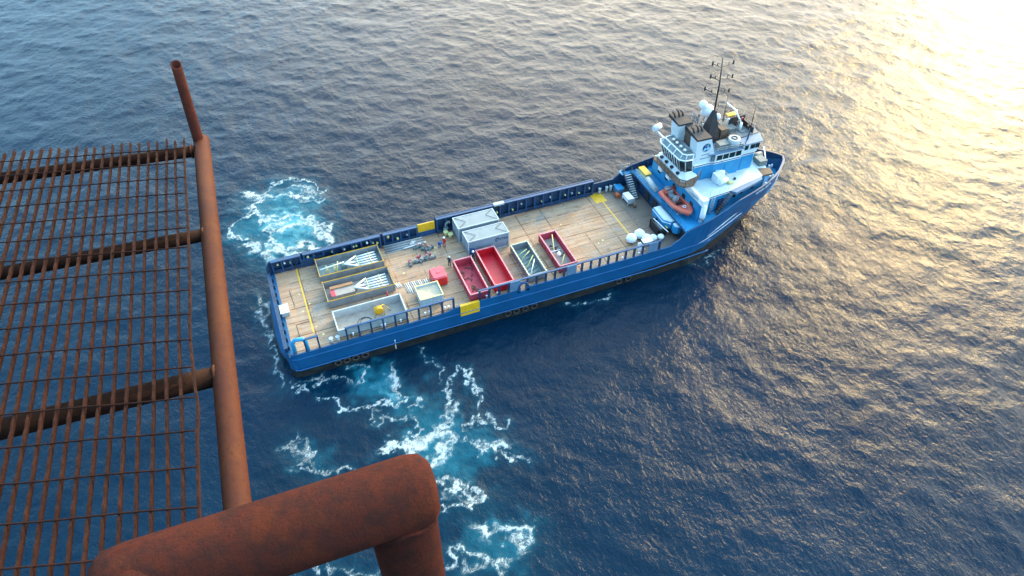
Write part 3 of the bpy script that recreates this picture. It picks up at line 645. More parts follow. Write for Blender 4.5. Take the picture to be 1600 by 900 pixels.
# projecting control cabins under the deck edge
mb = MB(); mb.prism([(53.2, -1.0), (53.1, -4.0), (53.9, -4.9), (54.8, -4.9), (54.8, -1.0)], 1.0, 2.1); mb.cur = 1; mb.prism([(53.3, -1.05), (53.2, -3.95), (53.95, -4.8), (54.7, -4.8), (54.7, -1.05)], 2.104, 2.22)
mb.cur = 2; mb.prism([(53.12, -1.0), (53.02, -4.04), (53.86, -4.98), (53.9, -4.9), (53.1, -4.0), (53.2, -1.0)], 1.85, 1.93); P(mb, 'winch_cabin', [M['deck_blue'], M['white'], M['scum']])
mb = MB(); mb.prism([(53.9, -5.2), (53.8, -5.9), (54.2, -6.3), (54.8, -6.3), (54.8, -5.2)], 1.0, 2.1); mb.cur = 1; mb.prism([(54.0, -5.25), (53.9, -5.85), (54.25, -6.2), (54.7, -6.2), (54.7, -5.25)], 2.104, 2.22); P(mb, 'winch_cabin', [M['deck_blue'], M['white']])
def hand_rail(pts, h, parent=None, m_=None, r=.03, step=1.2, name='hand_rail', mids=1):
    mb = MB()
    for k in range(mids+1): mb.tube([(p[0], p[1], p[2]+h*(1-k*.45)) for p in pts], r, 5)
    for a, b in zip(pts[:-1], pts[1:]):
        a = Vector(a); b = Vector(b); n = max(1, int((b-a).length/step))
        for k in range(n+1): q = a.lerp(b, k/n); mb.tube([q, q+Vector((0, 0, h))], r, 5)
    return P(mb, name, m_ or M['wash_pale'], parent)
hand_rail([(54.5, -7.4, ZF), (54.5, -1, ZF)], .95, m_=M['deck_blue']); hand_rail([(54.55, 1.0, ZF), (54.55, 6.7, ZF)], .95, m_=M['lgrey'])
# stair to the forecastle
mb = MB()
for x in (52.75, 53.95): mb.hexa([(x-.04, 7.1, ZF+.1), (x+.04, 7.1, ZF+.1), (x+.04, 4.0, .02), (x-.04, 4.0, .02), (x-.04, 7.1, ZF+.35), (x+.04, 7.1, ZF+.35), (x+.04, 4.0, .27), (x-.04, 4.0, .27)])
stair = P(mb, 'stair', M['navy'])
for k in range(11): t_ = (k+.5)/11; y = 7.0-3.0*t_; z = ZF*(1-t_)+.12; mb = MB(); mb.box(52.8, 53.9, y-.13, y+.13, z-.03, z+.03); P(mb, 'tread', M['lgrey'], stair)
hand_rail([(52.7, 7.1, ZF+.2), (52.7, 4.0, .1)], .9, stair, M['navy']); hand_rail([(54.0, 7.1, ZF+.2), (54.0, 4.0, .1)], .9, stair, M['navy'])
mb = MB(); mb.box(52.5, 54.34, 7.1, 8.3, ZF-.05, ZF+.08); P(mb, 'stair_landing', M['deck_blue'])
hand_rail([(52.55, 8.25, ZF), (52.55, 7.2, ZF)], 1., m_=M['navy']); hand_rail([(52.55, 8.25, ZF), (54.3, 8.25, ZF)], 1., m_=M['lgrey'])
# ---- first tier
WD = 5.5
t1 = [(57.0, -6.1), (57.4, -6.45), (59.2, -5.45), (62.5, -5.2), (66.4, -4.4), (68.9, -3.9), (70.4, -3.2), (71.2, -1.5), (71.2, 3), (69, 5.2), (62, 6.2), (57, 6.2)]
mb = MB(); mb.prism(t1, ZF+.01, WD-.05); d1 = P(mb, 'deckhouse', M['deck_blue'])
mb = MB(); mb.prism([(p[0]-.05 if p[0] < 60 else p[0]+.02, p[1]+(-.1 if p[1] < 0 else .1)) for p in t1], WD-.049, WD+.06); P(mb, 'upper_deck', M['wdeck'])
mb = MB()
edge = [(57.3, -6.6), (59.15, -5.6), (62.5, -5.35), (66.4, -4.55), (68.9, -4.05)]
mb.tube([(p[0], p[1], WD-.12) for p in edge], .055, 5); mb.cur = 1; mb.tube([(p[0], p[1]-.01, WD+.02) for p in edge], .05, 5); P(mb, 'deck_edge', [M['scum'], M['navy']], d1)
for x, y in ((58.1, -5.75), (61.2, -5.32)): mb = MB(); mb.box(x-.4, x+.4, y-.3, y+.4, ZF+.1, ZF+2.0); P(mb, 'door', M['navy'], d1)
for x, y in ((63.8, -5.02), (65.2, -4.72), (67.4, -4.25)): mb = MB(); mb.cyl(x, y, 3.9, 4.5, .01); mb.tube([(x, y-.1, 4.2), (x+.02, y+.1, 4.2)], .22, 12); P(mb, 'porthole', M['glass'], d1)
for y in (-4.5, -2.5, 0.0, 2.2, 4.2): mb = MB(); mb.box(56.93, 57.0, y-.35, y+.35, 3.9, 4.6); P(mb, 'porthole', M['glass'], d1)
for y in (1.3, 3.4): mb = MB(); mb.box(56.4, 56.98, y-.45, y+.45, 4.9, 5.42); P(mb, 'locker', M['bright'], d1)
mb = MB(); mb.prism([(62.6, -5.3), (63.2, -6.0), (66.6, -5.2), (68.6, -4.6), (68.6, -4.1), (66.4, -4.5)], WD-.3, WD+.1); P(mb, 'side_canopy', M['visor'])
# inclined and vertical ladders
mb = MB()
for dx in (-.32, .32): mb.tube([(62.5+dx*.3, -5.7+dx, WD), (60.4+dx*.3, -6.1+dx, ZF)], .05, 5)
lad = P(mb, 'side_ladder', M['navy'])
for k in range(10): t_ = (k+.5)/10; x = 62.5-2.1*t_; y = -5.7-.4*t_; z = WD-(WD-ZF)*t_; mb = MB(); mb.box(x-.12, x+.12, y-.36, y+.36, z-.03, z+.03); P(mb, 'tread', M['brown'], lad)
mb = MB()
for dx in (-.25, .25): mb.tube([(59.6+dx, -5.75, WD), (59.6+dx, -5.75, ZF)], .04, 5)
for k in range(9): z = ZF+.3*(k+1); mb.tube([(59.35, -5.75, z), (59.85, -5.75, z)], .035, 5)
P(mb, 'wall_ladder', M['lgrey'])
# ---- second tier
y0, y1 = -1.5, 5.0
t2 = [(58.4, y0), (61.2, y0), (61.7, y0-.25), (66.1, y0-.25), (66.3, y0), (68.6, y0), (69.3, y0+.6), (69.5, 1.8), (69.3, y1-.6), (68.6, y1), (58.4, y1)]
mb = MB(); mb.prism(t2, WD+.062, 8.25); d2 = P(mb, 'deckhouse', M['deck_blue'])
mb = MB(); mb.prism([(x, y-.04 if y < 1 else y+.04) for x, y in t2], 8.251, 8.33); mb.cur = 1; mb.prism([(x, y-.02 if y < 1 else y+.02) for x, y in t2], 8.10, 8.25, None); mb.cur = 0; mb.prism([(x, y-.05 if y < 1 else y+.05) for x, y in t2], 8.0, 8.08); P(mb, 'trim_line', [M['scum'], M['navy']], d2)
for x in (60.3, 64.0, 67.0): mb = MB(); mb.box(x-.35, x+.35, y0-.31 if 61.7 < x < 66 else y0-.06, y0, WD+.2, WD+1.9); P(mb, 'door', M['deck_blue'], d2)
# wheelhouse, mid part with side windows
mb = MB(); mb.prism([(58.2, y0+.2), (66.2, y0+.05), (66.2, y1), (58.2, y1)], 8.34, 9.5); wh = P(mb, 'wheelhouse', M['white'])
mb = MB(); mb.box(61.7, 66.3, y0-.22, y0+.06, 8.335, 9.42); P(mb, 'window_frame', M['white'], wh)
for k in range(4): x = 61.95+k*1.06; mb = MB(); mb.box(x, x+.9, y0-.26, y0-.2, 8.5, 9.3); P(mb, 'window', M['glass'], wh)
mb = MB(); mb.box(61.2, 61.69, y0-.1, y0+.5, 8.5, 9.3); P(mb, 'window', M['roofglass'], wh)
mb = MB(); mb.prism([(60.6, y0-.1), (66.4, y0-.3), (66.4, 1.0), (60.6, 1.0)], 9.504, 9.56); mb.cur = 1; mb.prism([(60.6, 1.0), (69, 1.0), (69, y1), (60.6, y1)], 9.504, 9.56); P(mb, 'wheelhouse_roof', [M['visor'], M['roofgrey']])
# fore part
f0 = [(66.3, y0-.1), (68.9, y0-.05), (69.7, .3), (69.8, 2.0), (69.4, y1-.4), (68.4, y1), (66.3, y1)]
f1 = [(66.3, y0-.1), (69.3, y0-.05), (70.1, .3), (70.2, 2.0), (69.8, y1-.4), (68.8, y1), (66.3, y1)]
mb = MB(); mb.prism(f0, 8.34, 9.95, f1); fw = P(mb, 'fore_wheelhouse', M['white'])
for xa, xb in ((66.6, 67.2), (67.6, 68.3), (68.45, 69.1)): mb = MB(); mb.box(xa, xb, y0-.16, y0-.08, 9.05, 9.75); P(mb, 'window', M['glass'], fw)
for k in range(4): y = .0+k*1.05; mb = MB(); mb.box(69.95, 70.16, y, y+.85, 9.05, 9.75); P(mb, 'window', M['glass'], fw)
mb = MB(); mb.prism([(66.2, y0-.25), (69.5, y0-.2), (70.3, .2), (70.2, .35), (66.2, -.05)], 9.96, 10.06); mb.cur = 1; mb.prism([(66.2, -.05), (70.2, .35), (70.4, 2), (69.9, y1), (66.2, y1)], 9.96, 10.05)
mb.cur = 2; mb.tube([(66.3, -.05, 10.1), (70.1, .35, 10.1)], .07, 6); P(mb, 'fore_roof', [M['visor'], M['roofgrey'], M['brown']])
# aft control room with slanted windows
bot = [(58.3, -1.52), (57.25, -1.45), (56.75, -.95), (56.75, 3.6), (57.1, 4.3), (58.3, 4.4)]
top = [(57.9, -1.62), (56.75, -1.55), (56.1, -.95), (56.0, 3.7), (56.4, 4.5), (57.9, 4.6)]
inn = [(58.3, -1.15), (57.3, -1.0), (56.85, -.55), (56.75, 3.9), (57.1, 4.1), (58.3, 4.2)]
mb = MB(); mb.prism([(58.6, -1.5), (57.2, -1.4), (56.8, -1), (56.8, 4), (58.6, 4.2)], WD+.07, 7.45); P(mb, 'control_room_base', M['deck_blue'])
mb = MB(); mb.prism(bot, 7.45, 9.6, top); mb.cur = 1; mb.prism(inn, 9.6, 10.05); cr_ = P(mb, 'control_room', [M['glass'], M['roofgrey']])
fr = MB()
def lerp(a, b, t_): return tuple(a[i]+(b[i]-a[i])*t_ for i in range(3))
B3 = [(p[0], p[1], 7.5) for p in bot]; T3 = [(p[0], p[1], 9.6) for p in top]; I3 = [(p[0], p[1], 10.1) for p in inn]
fr.tube(B3, .09, 6); fr.tube(T3, .10, 6); fr.tube(I3, .10, 6)
segs = [(0, 1, 1), (1, 2, 1), (2, 3, 7), (3, 4, 1), (4, 5, 1)]
for a, b, n in segs:
    for k in range(n+1): fr.tube([lerp(B3[a], B3[b], k/n), lerp(T3[a], T3[b], k/n)], .07, 5)
for a, b, n in ((0, 1, 1), (1, 2, 1), (2, 3, 3), (3, 4, 1)):
    for k in range(n+1): fr.tube([lerp(T3[a], T3[b], k/n), lerp(I3[a], I3[b], k/n)], .07, 5)
P(fr, 'window_frame', M['bright'], cr_)
mb = MB()
for i in range(5): mb.add([(T3[i][0], T3[i][1], T3[i][2]+.01), (T3[i+1][0], T3[i+1][1], T3[i+1][2]+.01), (I3[i+1][0], I3[i+1][1], 10.03), (I3[i][0], I3[i][1], 10.03)], [(0, 1, 2, 3)])
P(mb, 'skylight', M['roofglass'], cr_)
mb = MB(); sk_t = [(p[0]-.05, p[1]+(-.05 if p[1] < 1 else .05)) for p in bot]; sk_b = [(59.0, -2.1), (56.9, -2.5), (56.1, -1.6), (56.1, 4.2), (57, 5.0), (59, 5.0)]
mb.prism(sk_b, 6.95, 7.46, sk_t); P(mb, 'window_skirt', M['white'])
mb = MB()
for y in (-1.0, .6, 2.0, 3.3): mb.box(56.2, 56.6, y-.12, y+.35, 7.15, 7.42)
P(mb, 'lamp_box', M['dark'])
wk = [(59.4, -2.1), (57.3, -3.7), (56.0, -3.6), (55.3, -2.9), (55.4, 4.0), (56.0, 4.6), (56.4, 4.2), (56.1, -2.3), (56.6, -2.8), (58.8, -1.4)]
mb = MB(); mb.prism(wk, 6.7, 6.85); walk = P(mb, 'bridge_walkway', M['brown'])
hand_rail([(59.35, -2.15, 6.85), (57.3, -3.65, 6.85), (56.0, -3.55, 6.85), (55.35, -2.9, 6.85), (55.45, 4.0, 6.85)], 1.0, walk, M['brown'], .035, .9)
mb = MB()
for y in (-2.5, 0, 2.5): mb.tube([(55.5, y, 6.7), (56.9, y, 5.7)], .07, 5)
P(mb, 'bracket', M['navy'], walk)
# ---- funnels
def funnel(px, py, w_, mark):
    bx = MB()
    b = [(px+.1, py), (px+3.6, py), (px+3.3, py+w_), (px+.3, py+w_)]; t = [(px-.15, py+.05), (px+2.05, py), (px+2.0, py+w_), (px-.1, py+w_)]
    bx.prism(b, 8.34, 12.3, t); f = P(bx, 'funnel', M['white'])
    c = MB(); t2_ = [(px-.18, py+.02), (px+2.08, py-.03), (px+2.0, py+w_+1.1), (px-.1, py+w_+.9)]
    c.prism(t2_, 12.15, lambda i: (12.42, 12.42, 12.7, 12.7)[i]); P(c, 'funnel_cap', M['soot'], f)
    for k in range(3):
        e = MB(); e.tube([(px+.3+k*.65, py+w_*.6+.6, 12.5), (px+.2+k*.65, py+w_*.6+.9, 13.0+.2*(k == 1)), (px+.0+k*.65, py+w_*.6+1.2, 13.2+.2*(k == 1))], [.13, .12, .09], 8); P(e, 'exhaust_pipe', M['soot'], f)
    if mark:
        g = MB(); cx, cz = px+1.55, 10.9; yy_ = py-.055
        def disc(cx, cz, r_, y): g.tube([(cx, y+.04, cz), (cx, y, cz)], r_, 20)
        g.cur = 0; disc(cx, cz, .62, yy_); g.cur = 1; disc(cx-.25, cz-.22, .24, yy_-.012); disc(cx+.26, cz-.16, .27, yy_-.012); g.cur = 2; disc(cx+.12, cz+.3, .2, yy_-.012); g.cur = 3; disc(cx-.22, cz+.28, .15, yy_-.012)
        P(g, 'emblem', [M['navy'], M['e1'], M['e2'], M['e3']], f)
        g = MB()
        for k in range(9): g.box(px+.95+k*.15, px+1.05+k*.15, py-.06, py-.03, 9.72, 9.82+.04*(k % 2))
        for k in range(11): g.box(px+.9+k*.18, px+1.02+k*.18, py-.05, py-.02, 9.1, 9.22+.05*((k*7) % 3 == 0))
        P(g, 'lettering', M['cont'], f)
    return f
M['e1'] = mat('emblem_pale_blue', (.25, .55, .85), .4); M['e2'] = mat('emblem_teal', (.10, .42, .50), .4); M['e3'] = mat('emblem_violet', (.12, .14, .40), .4)
funnel(58.5, -1.32, 1.8, True); funnel(58.2, 3.0, 2.0, False)
mb = MB(); mb.box(59.2, 60.8, .6, 3.0, 9.57, 11.6); mb.cur = 1; mb.box(59.1, 60.9, .5, 3.05, 11.61, 12.1); P(mb, 'engine_casing', [M['brown'], M['soot']])
# ---- roof equipment
mb = MB(); mb.prism([(61.6, .9), (63.9, .9), (63.9, 3.2), (61.6, 3.2)], 9.57, 11.3, [(62, 1.2), (63.6, 1.2), (63.6, 2.9), (62, 2.9)]); mb.prism([(62, 1.2), (63.6, 1.2), (63.6, 2.9), (62, 2.9)], 11.301, 14.3, [(62.5, 1.8), (62.9, 1.8), (62.9, 2.2), (62.5, 2.2)]); mast = P(mb, 'mast', M['soot'])
mb = MB(); mb.tube([(62.7, 2, 14.0), (62.5, 2, 18.3), (62.05, 2, 22.2)], [.13, .10, .05], 8); P(mb, 'mast_pole', M['dark'], mast)
for z, a, b in ((16.7, (60.5, 2.3, 17.9), (64.2, 1.8, 17.0)), (18.9, (61.0, 2.3, 19.6), (64.2, 1.8, 19.1)), (20.8, (60.8, 2.2, 21.5), (63.9, 1.9, 21.1))):
    mb = MB(); c = (62.6-(z-14)*.07, 2, z); mb.tube([a, lerp(a, c, .6), c, b], .045, 5); mb.cyl(a[0], a[1], a[2]-.3, a[2]+.35, .11, n=7); mb.cyl(b[0], b[1], b[2]-.1, b[2]+.5, .11, n=7)
    q = lerp(c, b, .6); mb.tube([q, (q[0], q[1], q[2]+.5)], .04, 5); q = lerp(c, a, .45); mb.tube([q, (q[0], q[1], q[2]+.4)], .06, 5); P(mb, 'mast_yard', M['dark'], mast)
for (x, y, z, r_) in ((63.6, 5.7, 13.0, .62), (64.4, 5.4, 12.0, .92), (64.7, 3.4, 12.1, .45)):
    mb = MB(); mb.ball((x, y, z), r_, 1.05, 16, 11); mb.cyl(x, y, 9.57, z-r_*.8, .14, n=8); P(mb, 'satellite_dome', M['bright'])
for x, y, z0, z1, r_, mm in ((67.5, -.7, 10.06, 15.5, .07, 'dark'), (66.6, -1.5, 9.96, 12.6, .05, 'visor'), (66.0, 5.2, 9.57, 13.4, .05, 'brown'), (67.2, 5.0, 10, 13.8, .06, 'brown'), (67.9, 4.6, 10, 12.9, .05, 'brown'), (69.3, 3.3, 10, 12.2, .04, 'lgrey'), (61.5, 5.0, 9.57, 12.6, .05, 'lgrey'), (62.4, 5.2, 9.57, 12.4, .05, 'lgrey'), (58.3, 1.8, 10.0, 11.9, .05, 'lgrey'), (69.0, .2, 10.06, 11.9, .04, 'lgrey')):
    mb = MB(); mb.tube([(x, y, z0), (x-.06*(z1-z0)/3, y, z1)], [r_*1.3, r_*.6], 6); P(mb, 'antenna', M[mm])
mb = MB()
for k, (x, y, sx_, sy_, h, mm) in enumerate([(64.9, 2.0, 1.2, 1.2, 1.5, 0), (63.3, -.6, 1.5, 1.1, .9, 1), (64.9, -.7, .01, .01, .01, 0), (66.6, 2.6, 1.3, 1.6, 1.0, 1), (66.0, .4, 1.0, 1.3, .7, 0), (57.9, .3, .8, .9, .5, 1), (57.7, 2.6, .6, .8, .6, 0), (68.3, 1.8, 1.2, 1.4, .5, 1), (60.8, 3.6, .6, .9, .8, 0), (65.2, 4.3, .8, .8, 1.2, 0)]):
    if h < .1: continue
    mb = MB(); mb.box(x-sx_/2, x+sx_/2, y-sy_/2, y+sy_/2, 9.57, 9.57+h); mb.box(x-sx_/2-.05, x+sx_/2+.05, y-sy_/2-.05, y+sy_/2+.05, 9.571+h, 9.63+h); P(mb, 'roof_cabinet', [M['brown'], M['roofgrey']][mm])
mb = MB(); mb.cyl(65.1, -.7, 9.57, 10.9, .85, n=18); mb.cur = 1; mb.torus((65.1, -.7, 10.92), .38, .1, 'z', 14, 6); P(mb, 'vent_cowl', [M['lgrey'], M['dark']])
mb = MB(); mb.box(66.6, 69.4, 3.0, 3.2, 10.06, 11.6); mb.box(69.2, 69.4, .6, 3.0, 10.06, 10.9); P(mb, 'wind_screen', M['soot'])
mb = MB(); mb.tube([(67.6, 5.6, 12.6), (67.9, 3.6, 12.3), (67.9, 1.8, 11.2)], .12, 6); mb.cyl(67.9, 1.8, 10.06, 11.3, .2, n=8); P(mb, 'roof_crane', M['bright'])
mb = MB(); mb.box(66.7, 68.2, 3.4, 4.2, 11.6, 11.75); mb.cyl(67.4, 3.8, 10.06, 11.6, .1, n=6); P(mb, 'radar_scanner', M['yellow'])
hand_rail([(60.8, -1.3, 9.57), (66.2, -1.5, 9.57)], .7, m_=M['lgrey']); hand_rail([(58.3, 5.0, 9.57), (66.2, 5.0, 9.57)], .9, m_=M['brown'])
mb = MB()
for y in (.0, 1.0, 2.0, 2.9): mb.ball((57.5, y, 10.3), .24, .8, 9, 6)
P(mb, 'search_light', M['bright'])
mb = MB(); mb.tube([(56.4, 6.6, 10.1), (57.7, 6.9, 10.2)], .42, 12); mb.box(56.9, 57.1, 4.4, 6.9, 9.5, 9.75); P(mb, 'raft_canister', M['bright'])
for k in range(22):
    x = random.uniform(61, 69); y = random.uniform(1.2, 5.2); h = random.uniform(.8, 2.4); mb = MB(); mb.tube([(x, y, 9.57), (x+random.uniform(-.1, .1), y, 9.57+h)], .035, 5); mb.box(x-.12, x+.12, y-.1, y+.1, 9.57+h, 9.8+h); P(mb, 'antenna', random.choice([M['brown'], M['dark'], M['lgrey'], M['fred'], M['bright']]))
# ---- things of the foredeck
mb = MB(); mb.box(61.6, 62.9, -3.3, -2.0, WD+.07, WD+1.3); mb.tube([(61.7, -3.7, WD+.6), (63.2, -3.3, WD+.6)], .42, 12); mb.tube([(62.2, -1.8, WD+1.0), (63.4, -2.4, WD+1.0)], .4, 12); P(mb, 'raft_canister', M['bright'])
mb = MB(); mb.tube([(63.2, -3.9, WD+.1), (63.5, -3.3, WD+1.2), (63.1, -2.6, WD+1.5)], .06, 5); mb.box(63.3, 64.0, -4.1, -3.5, WD+.07, WD+.35); P(mb, 'raft_cradle', M['pyellow'])
mb = MB(); mb.ball((64.8, -3.2, WD+.2), .22, .8, 10, 6); P(mb, 'deck_vent', M['dark'])
mb = MB(); mb.box(70.0, 71.3, -1.9, -.4, ZF+1.2, WD+.9); mb.tube([(70.2, .3, WD+.4), (72.0, .5, WD+.2)], .5, 12); mb.tube([(70.6, 1.8, WD+.3), (72.0, 2.0, WD+.3)], .4, 12); mb.box(71.6, 72.4, -.8, .6, ZF+.02, ZF+1.6); windl = P(mb, 'windlass', M['roofgrey'])
mb = MB(); mb.prism([(69.2, -3.9), (70.9, -4.0), (71.3, -2.7), (69.5, -2.2)], WD-.2, WD+.1); P(mb, 'rusty_hatch', M['brown'])
mb = MB(); mb.tube([(71.2, -1.9, WD+.2), (72.9, 1.2, WD+.9)], .09, 6); P(mb, 'foremast_stay', M['bright'])
for x, y in ((73.6, 1.6), (74.3, .4), (72.7, -1.9), (71.0, -3.2)): mb = MB(); mb.cyl(x, y, ZF, ZF+.7, .16, n=9); mb.cyl(x+.5, y, ZF, ZF+.7, .16, n=9); P(mb, 'bollard', M['bright'])
for k in range(12):
    x = 57+k*1.5; b = hb(x)-.24; mb = MB(); mb.box(x-.05, x+.05, b-.45, b, ZF+.02, tf(x)-.25); P(mb, 'bulwark_stay', M['navy'])
# rescue crane
mb = MB(); mb.cyl(57.5, -6.75, ZF+.02, 5.5, .42, .36, 14); mb.cur = 1; mb.cyl(57.5, -6.75, 3.2, 3.3, .46, n=14); crane = P(mb, 'deck_crane', [M['bright'], M['navy']])
mb = MB(); mb.box(56.9, 57.9, -6.9, -5.9, 5.5, 6.4); mb.box(57.0, 57.5, -6.6, -1.4, 6.0, 6.42); mb.box(56.9, 57.6, -1.6, -1.0, 5.8, 6.6); P(mb, 'crane_boom', M['bright'], crane)
mb = MB(); mb.tube([(57.7, -6.0, 5.8), (57.75, -3.8, 5.95)], .13, 8); mb.box(57.55, 57.95, -5.2, -3.6, 5.6, 5.85); P(mb, 'crane_ram', M['dark'], crane)
hand_rail([(57.5, -6.0, WD+.05), (59.2, -5.35, WD+.05), (62.4, -5.1, WD+.05)], .9, m_=M['wash_pale'], r=.02)

# ================================================================== RESCUE BOAT on the forecastle
def rescue_boat():
    b = thing('rescue_boat', 'orange open rescue boat lying on the blue forecastle deck', 'boat', (56.0, -2.7, 2.6)); b.scale = (1.06, 1.0, 1.0)
    # bow points to -Y ; outline as inflatable tube
    prof = [(-1.0, 2.9), (-1.05, 1.5), (-1.05, 0), (-.98, -1.0), (-.7, -2.1), (-.3, -2.8), (0, -3.0), (.3, -2.8), (.7, -2.1), (.98, -1.0), (1.05, 0), (1.05, 1.5), (1.0, 2.9)]
    mb = MB(); mb.tube([(x, y, .95+max(0, -y)*.12) for x, y in prof], .33, 12); P_ = mb.build('tube', M['orange'], b)
    mb = MB(); n = 13
    rings = []
    for x, y in prof: rings.append((x, y, .85+max(0, -y)*.1))
    keel = [(0, y, .15+max(0, -y-1)*.2) for x, y in prof]
    vs_ = rings+keel; fs = [(i, i+1, n+i+1, n+i) for i in range(n-1)]; mb.add(vs_, fs, True); mb.add([(p[0]*.93, p[1]*.95, .7) for p in prof], [tuple(range(n))]); mb.box(-.98, .98, 2.1, 2.95, .3, 1.35); mb.build('hull', M['orange'], b)
    mb = MB(); fd = [p for p in prof if p[1] <= -1.0]; mb.prism([(p[0]*.95, p[1]) for p in fd], 1.0, lambda i: 1.22+.12*max(0, -fd[i][1]-1)); mb.build('foredeck', M['orange'], b)
    mb = MB(); mb.box(-.3, .3, .3, .9, .7, 1.5); mb.box(-.25, .25, .2, .3, 1.2, 1.8); mb.build('console', M['lgrey'], b)
    mb = MB(); mb.box(-.35, .35, 1.2, 2.0, .7, 1.15); mb.box(-.35, .35, 1.95, 2.1, .9, 1.6); mb.build('seat', M['lgrey'], b)
    mb = MB(); mb.box(-.35, .35, -.9, -.2, .7, 1.1); mb.build('seat', M['boot'], b)
    mb = MB(); mb.box(-.3, .3, 2.5, 3.15, .6, 1.6); mb.build('outboard_motor', M['lgrey'], b)
    mb = MB(); mb.tube([(-.95, 2.1, 1.1), (-.8, 2.3, 2.1), (.8, 2.3, 2.1), (.95, 2.1, 1.1)], .05, 6); mb.build('roll_bar', M['dorange'], b)
    mb = MB(); mb.torus((0, -1.7, 1.42), .22, .05); mb.tube([(-.6, -.9, .8), (.1, -1.2, .85), (.5, .1, .8)], .05, 5); mb.build('rope', M['bright'], b)
    mb = MB(); mb.box(-.8, .8, -1.6, -1.4, .01, .5); mb.box(-.8, .8, 1.4, 1.6, .01, .4); mb.build('cradle', M['grey'], b)
rescue_boat()
o = MB().tube([(55.3, 4.4, 0), (55.1, 1.6, 0)], .42, 14).build('raft_canister', M['wash_pale'], None, (0, 0, 3.05)); tag(o, 'long pale cylindrical raft canister along the forecastle edge', 'life raft')
t = thing('equipment_box', 'yellow and white equipment box beside the stair head', 'box', (55.7, 6.0, 2.6))
mb = MB(); mb.box(-.45, .45, -1.1, 1.1, .02, .75); mb.build('body', M['pyellow'], t); mb = MB(); mb.box(-.5, .5, -1.15, 1.15, .754, .84); mb.build('lid', M['yellow'], t)

# ================================================================== CONTAINERS
def container(x0, x1, y0_, y1_, h, label, logo):
    t = thing('shipping_container', label, 'container', ((x0+x1)/2, (y0_+y1_)/2, 0)); a = (x1-x0)/2; b = (y1_-y0_)/2
    mb = MB(); mb.box(-a+.08, a-.08, -b+.08, b-.08, .12, h-.1)
    n = int(2*a/.32)
    for k in range(n):
        x = -a+.2+k*.32
        if logo and 2.0 < x+a < 6.2: continue
        mb.box(x, x+.14, -b+.04, -b+.08, .2, h-.2); mb.box(x, x+.14, b-.08, b-.04, .2, h-.2)
    mb.build('wall', M['cont'], t)
    mb = MB()
    for sx_ in (-1, 1):
        for sy_ in (-1, 1): mb.box(min(sx_*a, sx_*(a-.16)), max(sx_*a, sx_*(a-.16)), min(sy_*b, sy_*(b-.16)), max(sy_*b, sy_*(b-.16)), 0.01, h)
    for sy_ in (-1, 1):
        y_a, y_b = sorted((sy_*b, sy_*(b-.12)))
        mb.box(-a+.161, a-.161, y_a, y_b, h-.16, h-.002); mb.box(-a+.161, a-.161, y_a, y_b, 0.02, .18)
    for sx_ in (-1, 1):
        x_a, x_b = sorted((sx_*a, sx_*(a-.12))); mb.box(x_a, x_b, -b+.161, b-.161, h-.16, h-.002); mb.box(x_a, x_b, -b+.161, b-.161, .02, .18)
    mb.build('corner_frame', M['wash_pale'], t)
    mb = MB(); mb.box(-a+.13, a-.13, -b+.13, b-.13, h-.099, h-.04); mb.build('roof', M['controof'], t)
    for sgn in (-1, 1):
        mb = MB(); mb.tube([(sgn*(a-.3), -b+.2, h+.0), (sgn*(a-1.5), .2*sgn, h+.05)], .025, 5); mb.tube([(sgn*(a-.3), b-.2, h), (sgn*(a-1.5), .2*sgn, h+.05)], .025, 5); mb.build('lifting_sling', M['dark'], t)
    mb = MB()
    for k, yy_ in enumerate((-b+.2, .03)): mb.box(-a-.03, -a+.07, yy_, yy_+b-.25, .2, h-.2)
    d = mb.build('door', M['cont'], t)
    mb = MB()
    for yy_ in (-b*.6, -b*.25, b*.25, b*.6): mb.tube([(-a-.06, yy_, .2), (-a-.06, yy_, h-.2)], .03, 5)
    mb.build('lock_rod', M['lgrey'], d)
    if logo:
        mb = MB(); pts = []
        for k in range(13): an = R(90+k*13); pts.append((1.45+.42*math.cos(an), -b+.03, 1.72+.3*math.sin(an)))
        mb.tube(pts, .05, 5); mb.build('logo_arc', M['c_navy'], t)
        cu_ = bpy.data.curves.new('logo_text', 'FONT'); cu_.body = 'TETRA'; cu_.size = .55; cu_.extrude = .01; cu_.align_x = 'LEFT'
        to = bpy.data.objects.new('logo_text', cu_); col.objects.link(to); bpy.context.view_layer.update()
        tm = bpy.data.meshes.new_from_object(to.evaluated_get(bpy.context.evaluated_depsgraph_get())); bpy.data.objects.remove(to)
        lo = bpy.data.objects.new('logo_lettering', tm); col.objects.link(lo); lo.parent = t; lo.location = (1.25, -b+.05, 1.5); lo.rotation_euler = (R(90), 0, 0); tm.materials.clear(); tm.materials.append(M['c_navy'])
        mb = MB(); q = [(-a+.2, .2), (-a+.2, 1.5)]+[(-a+.2+.2+k*.33, 1.45-1.15*math.sin(k/9*math.pi/2)) for k in range(1, 9)]+[(-a+3.3, .2)]
        mb.add([(p[0], -b+.03, p[1]) for p in q], [tuple(range(len(q)))]); mb.build('blue_swoosh', M['swoosh'], t)
M['swoosh'] = mat('container_blue_swoosh', (.03, .10, .28), .5)
container(25.6, 31.66, 1.11, 3.55, 2.59, 'blue grey closed container with TETRA lettering, nearer of the pair', True)
container(25.3, 31.4, 4.25, 6.9, 2.59, 'blue grey closed container between its lettered twin and the far rail', False)

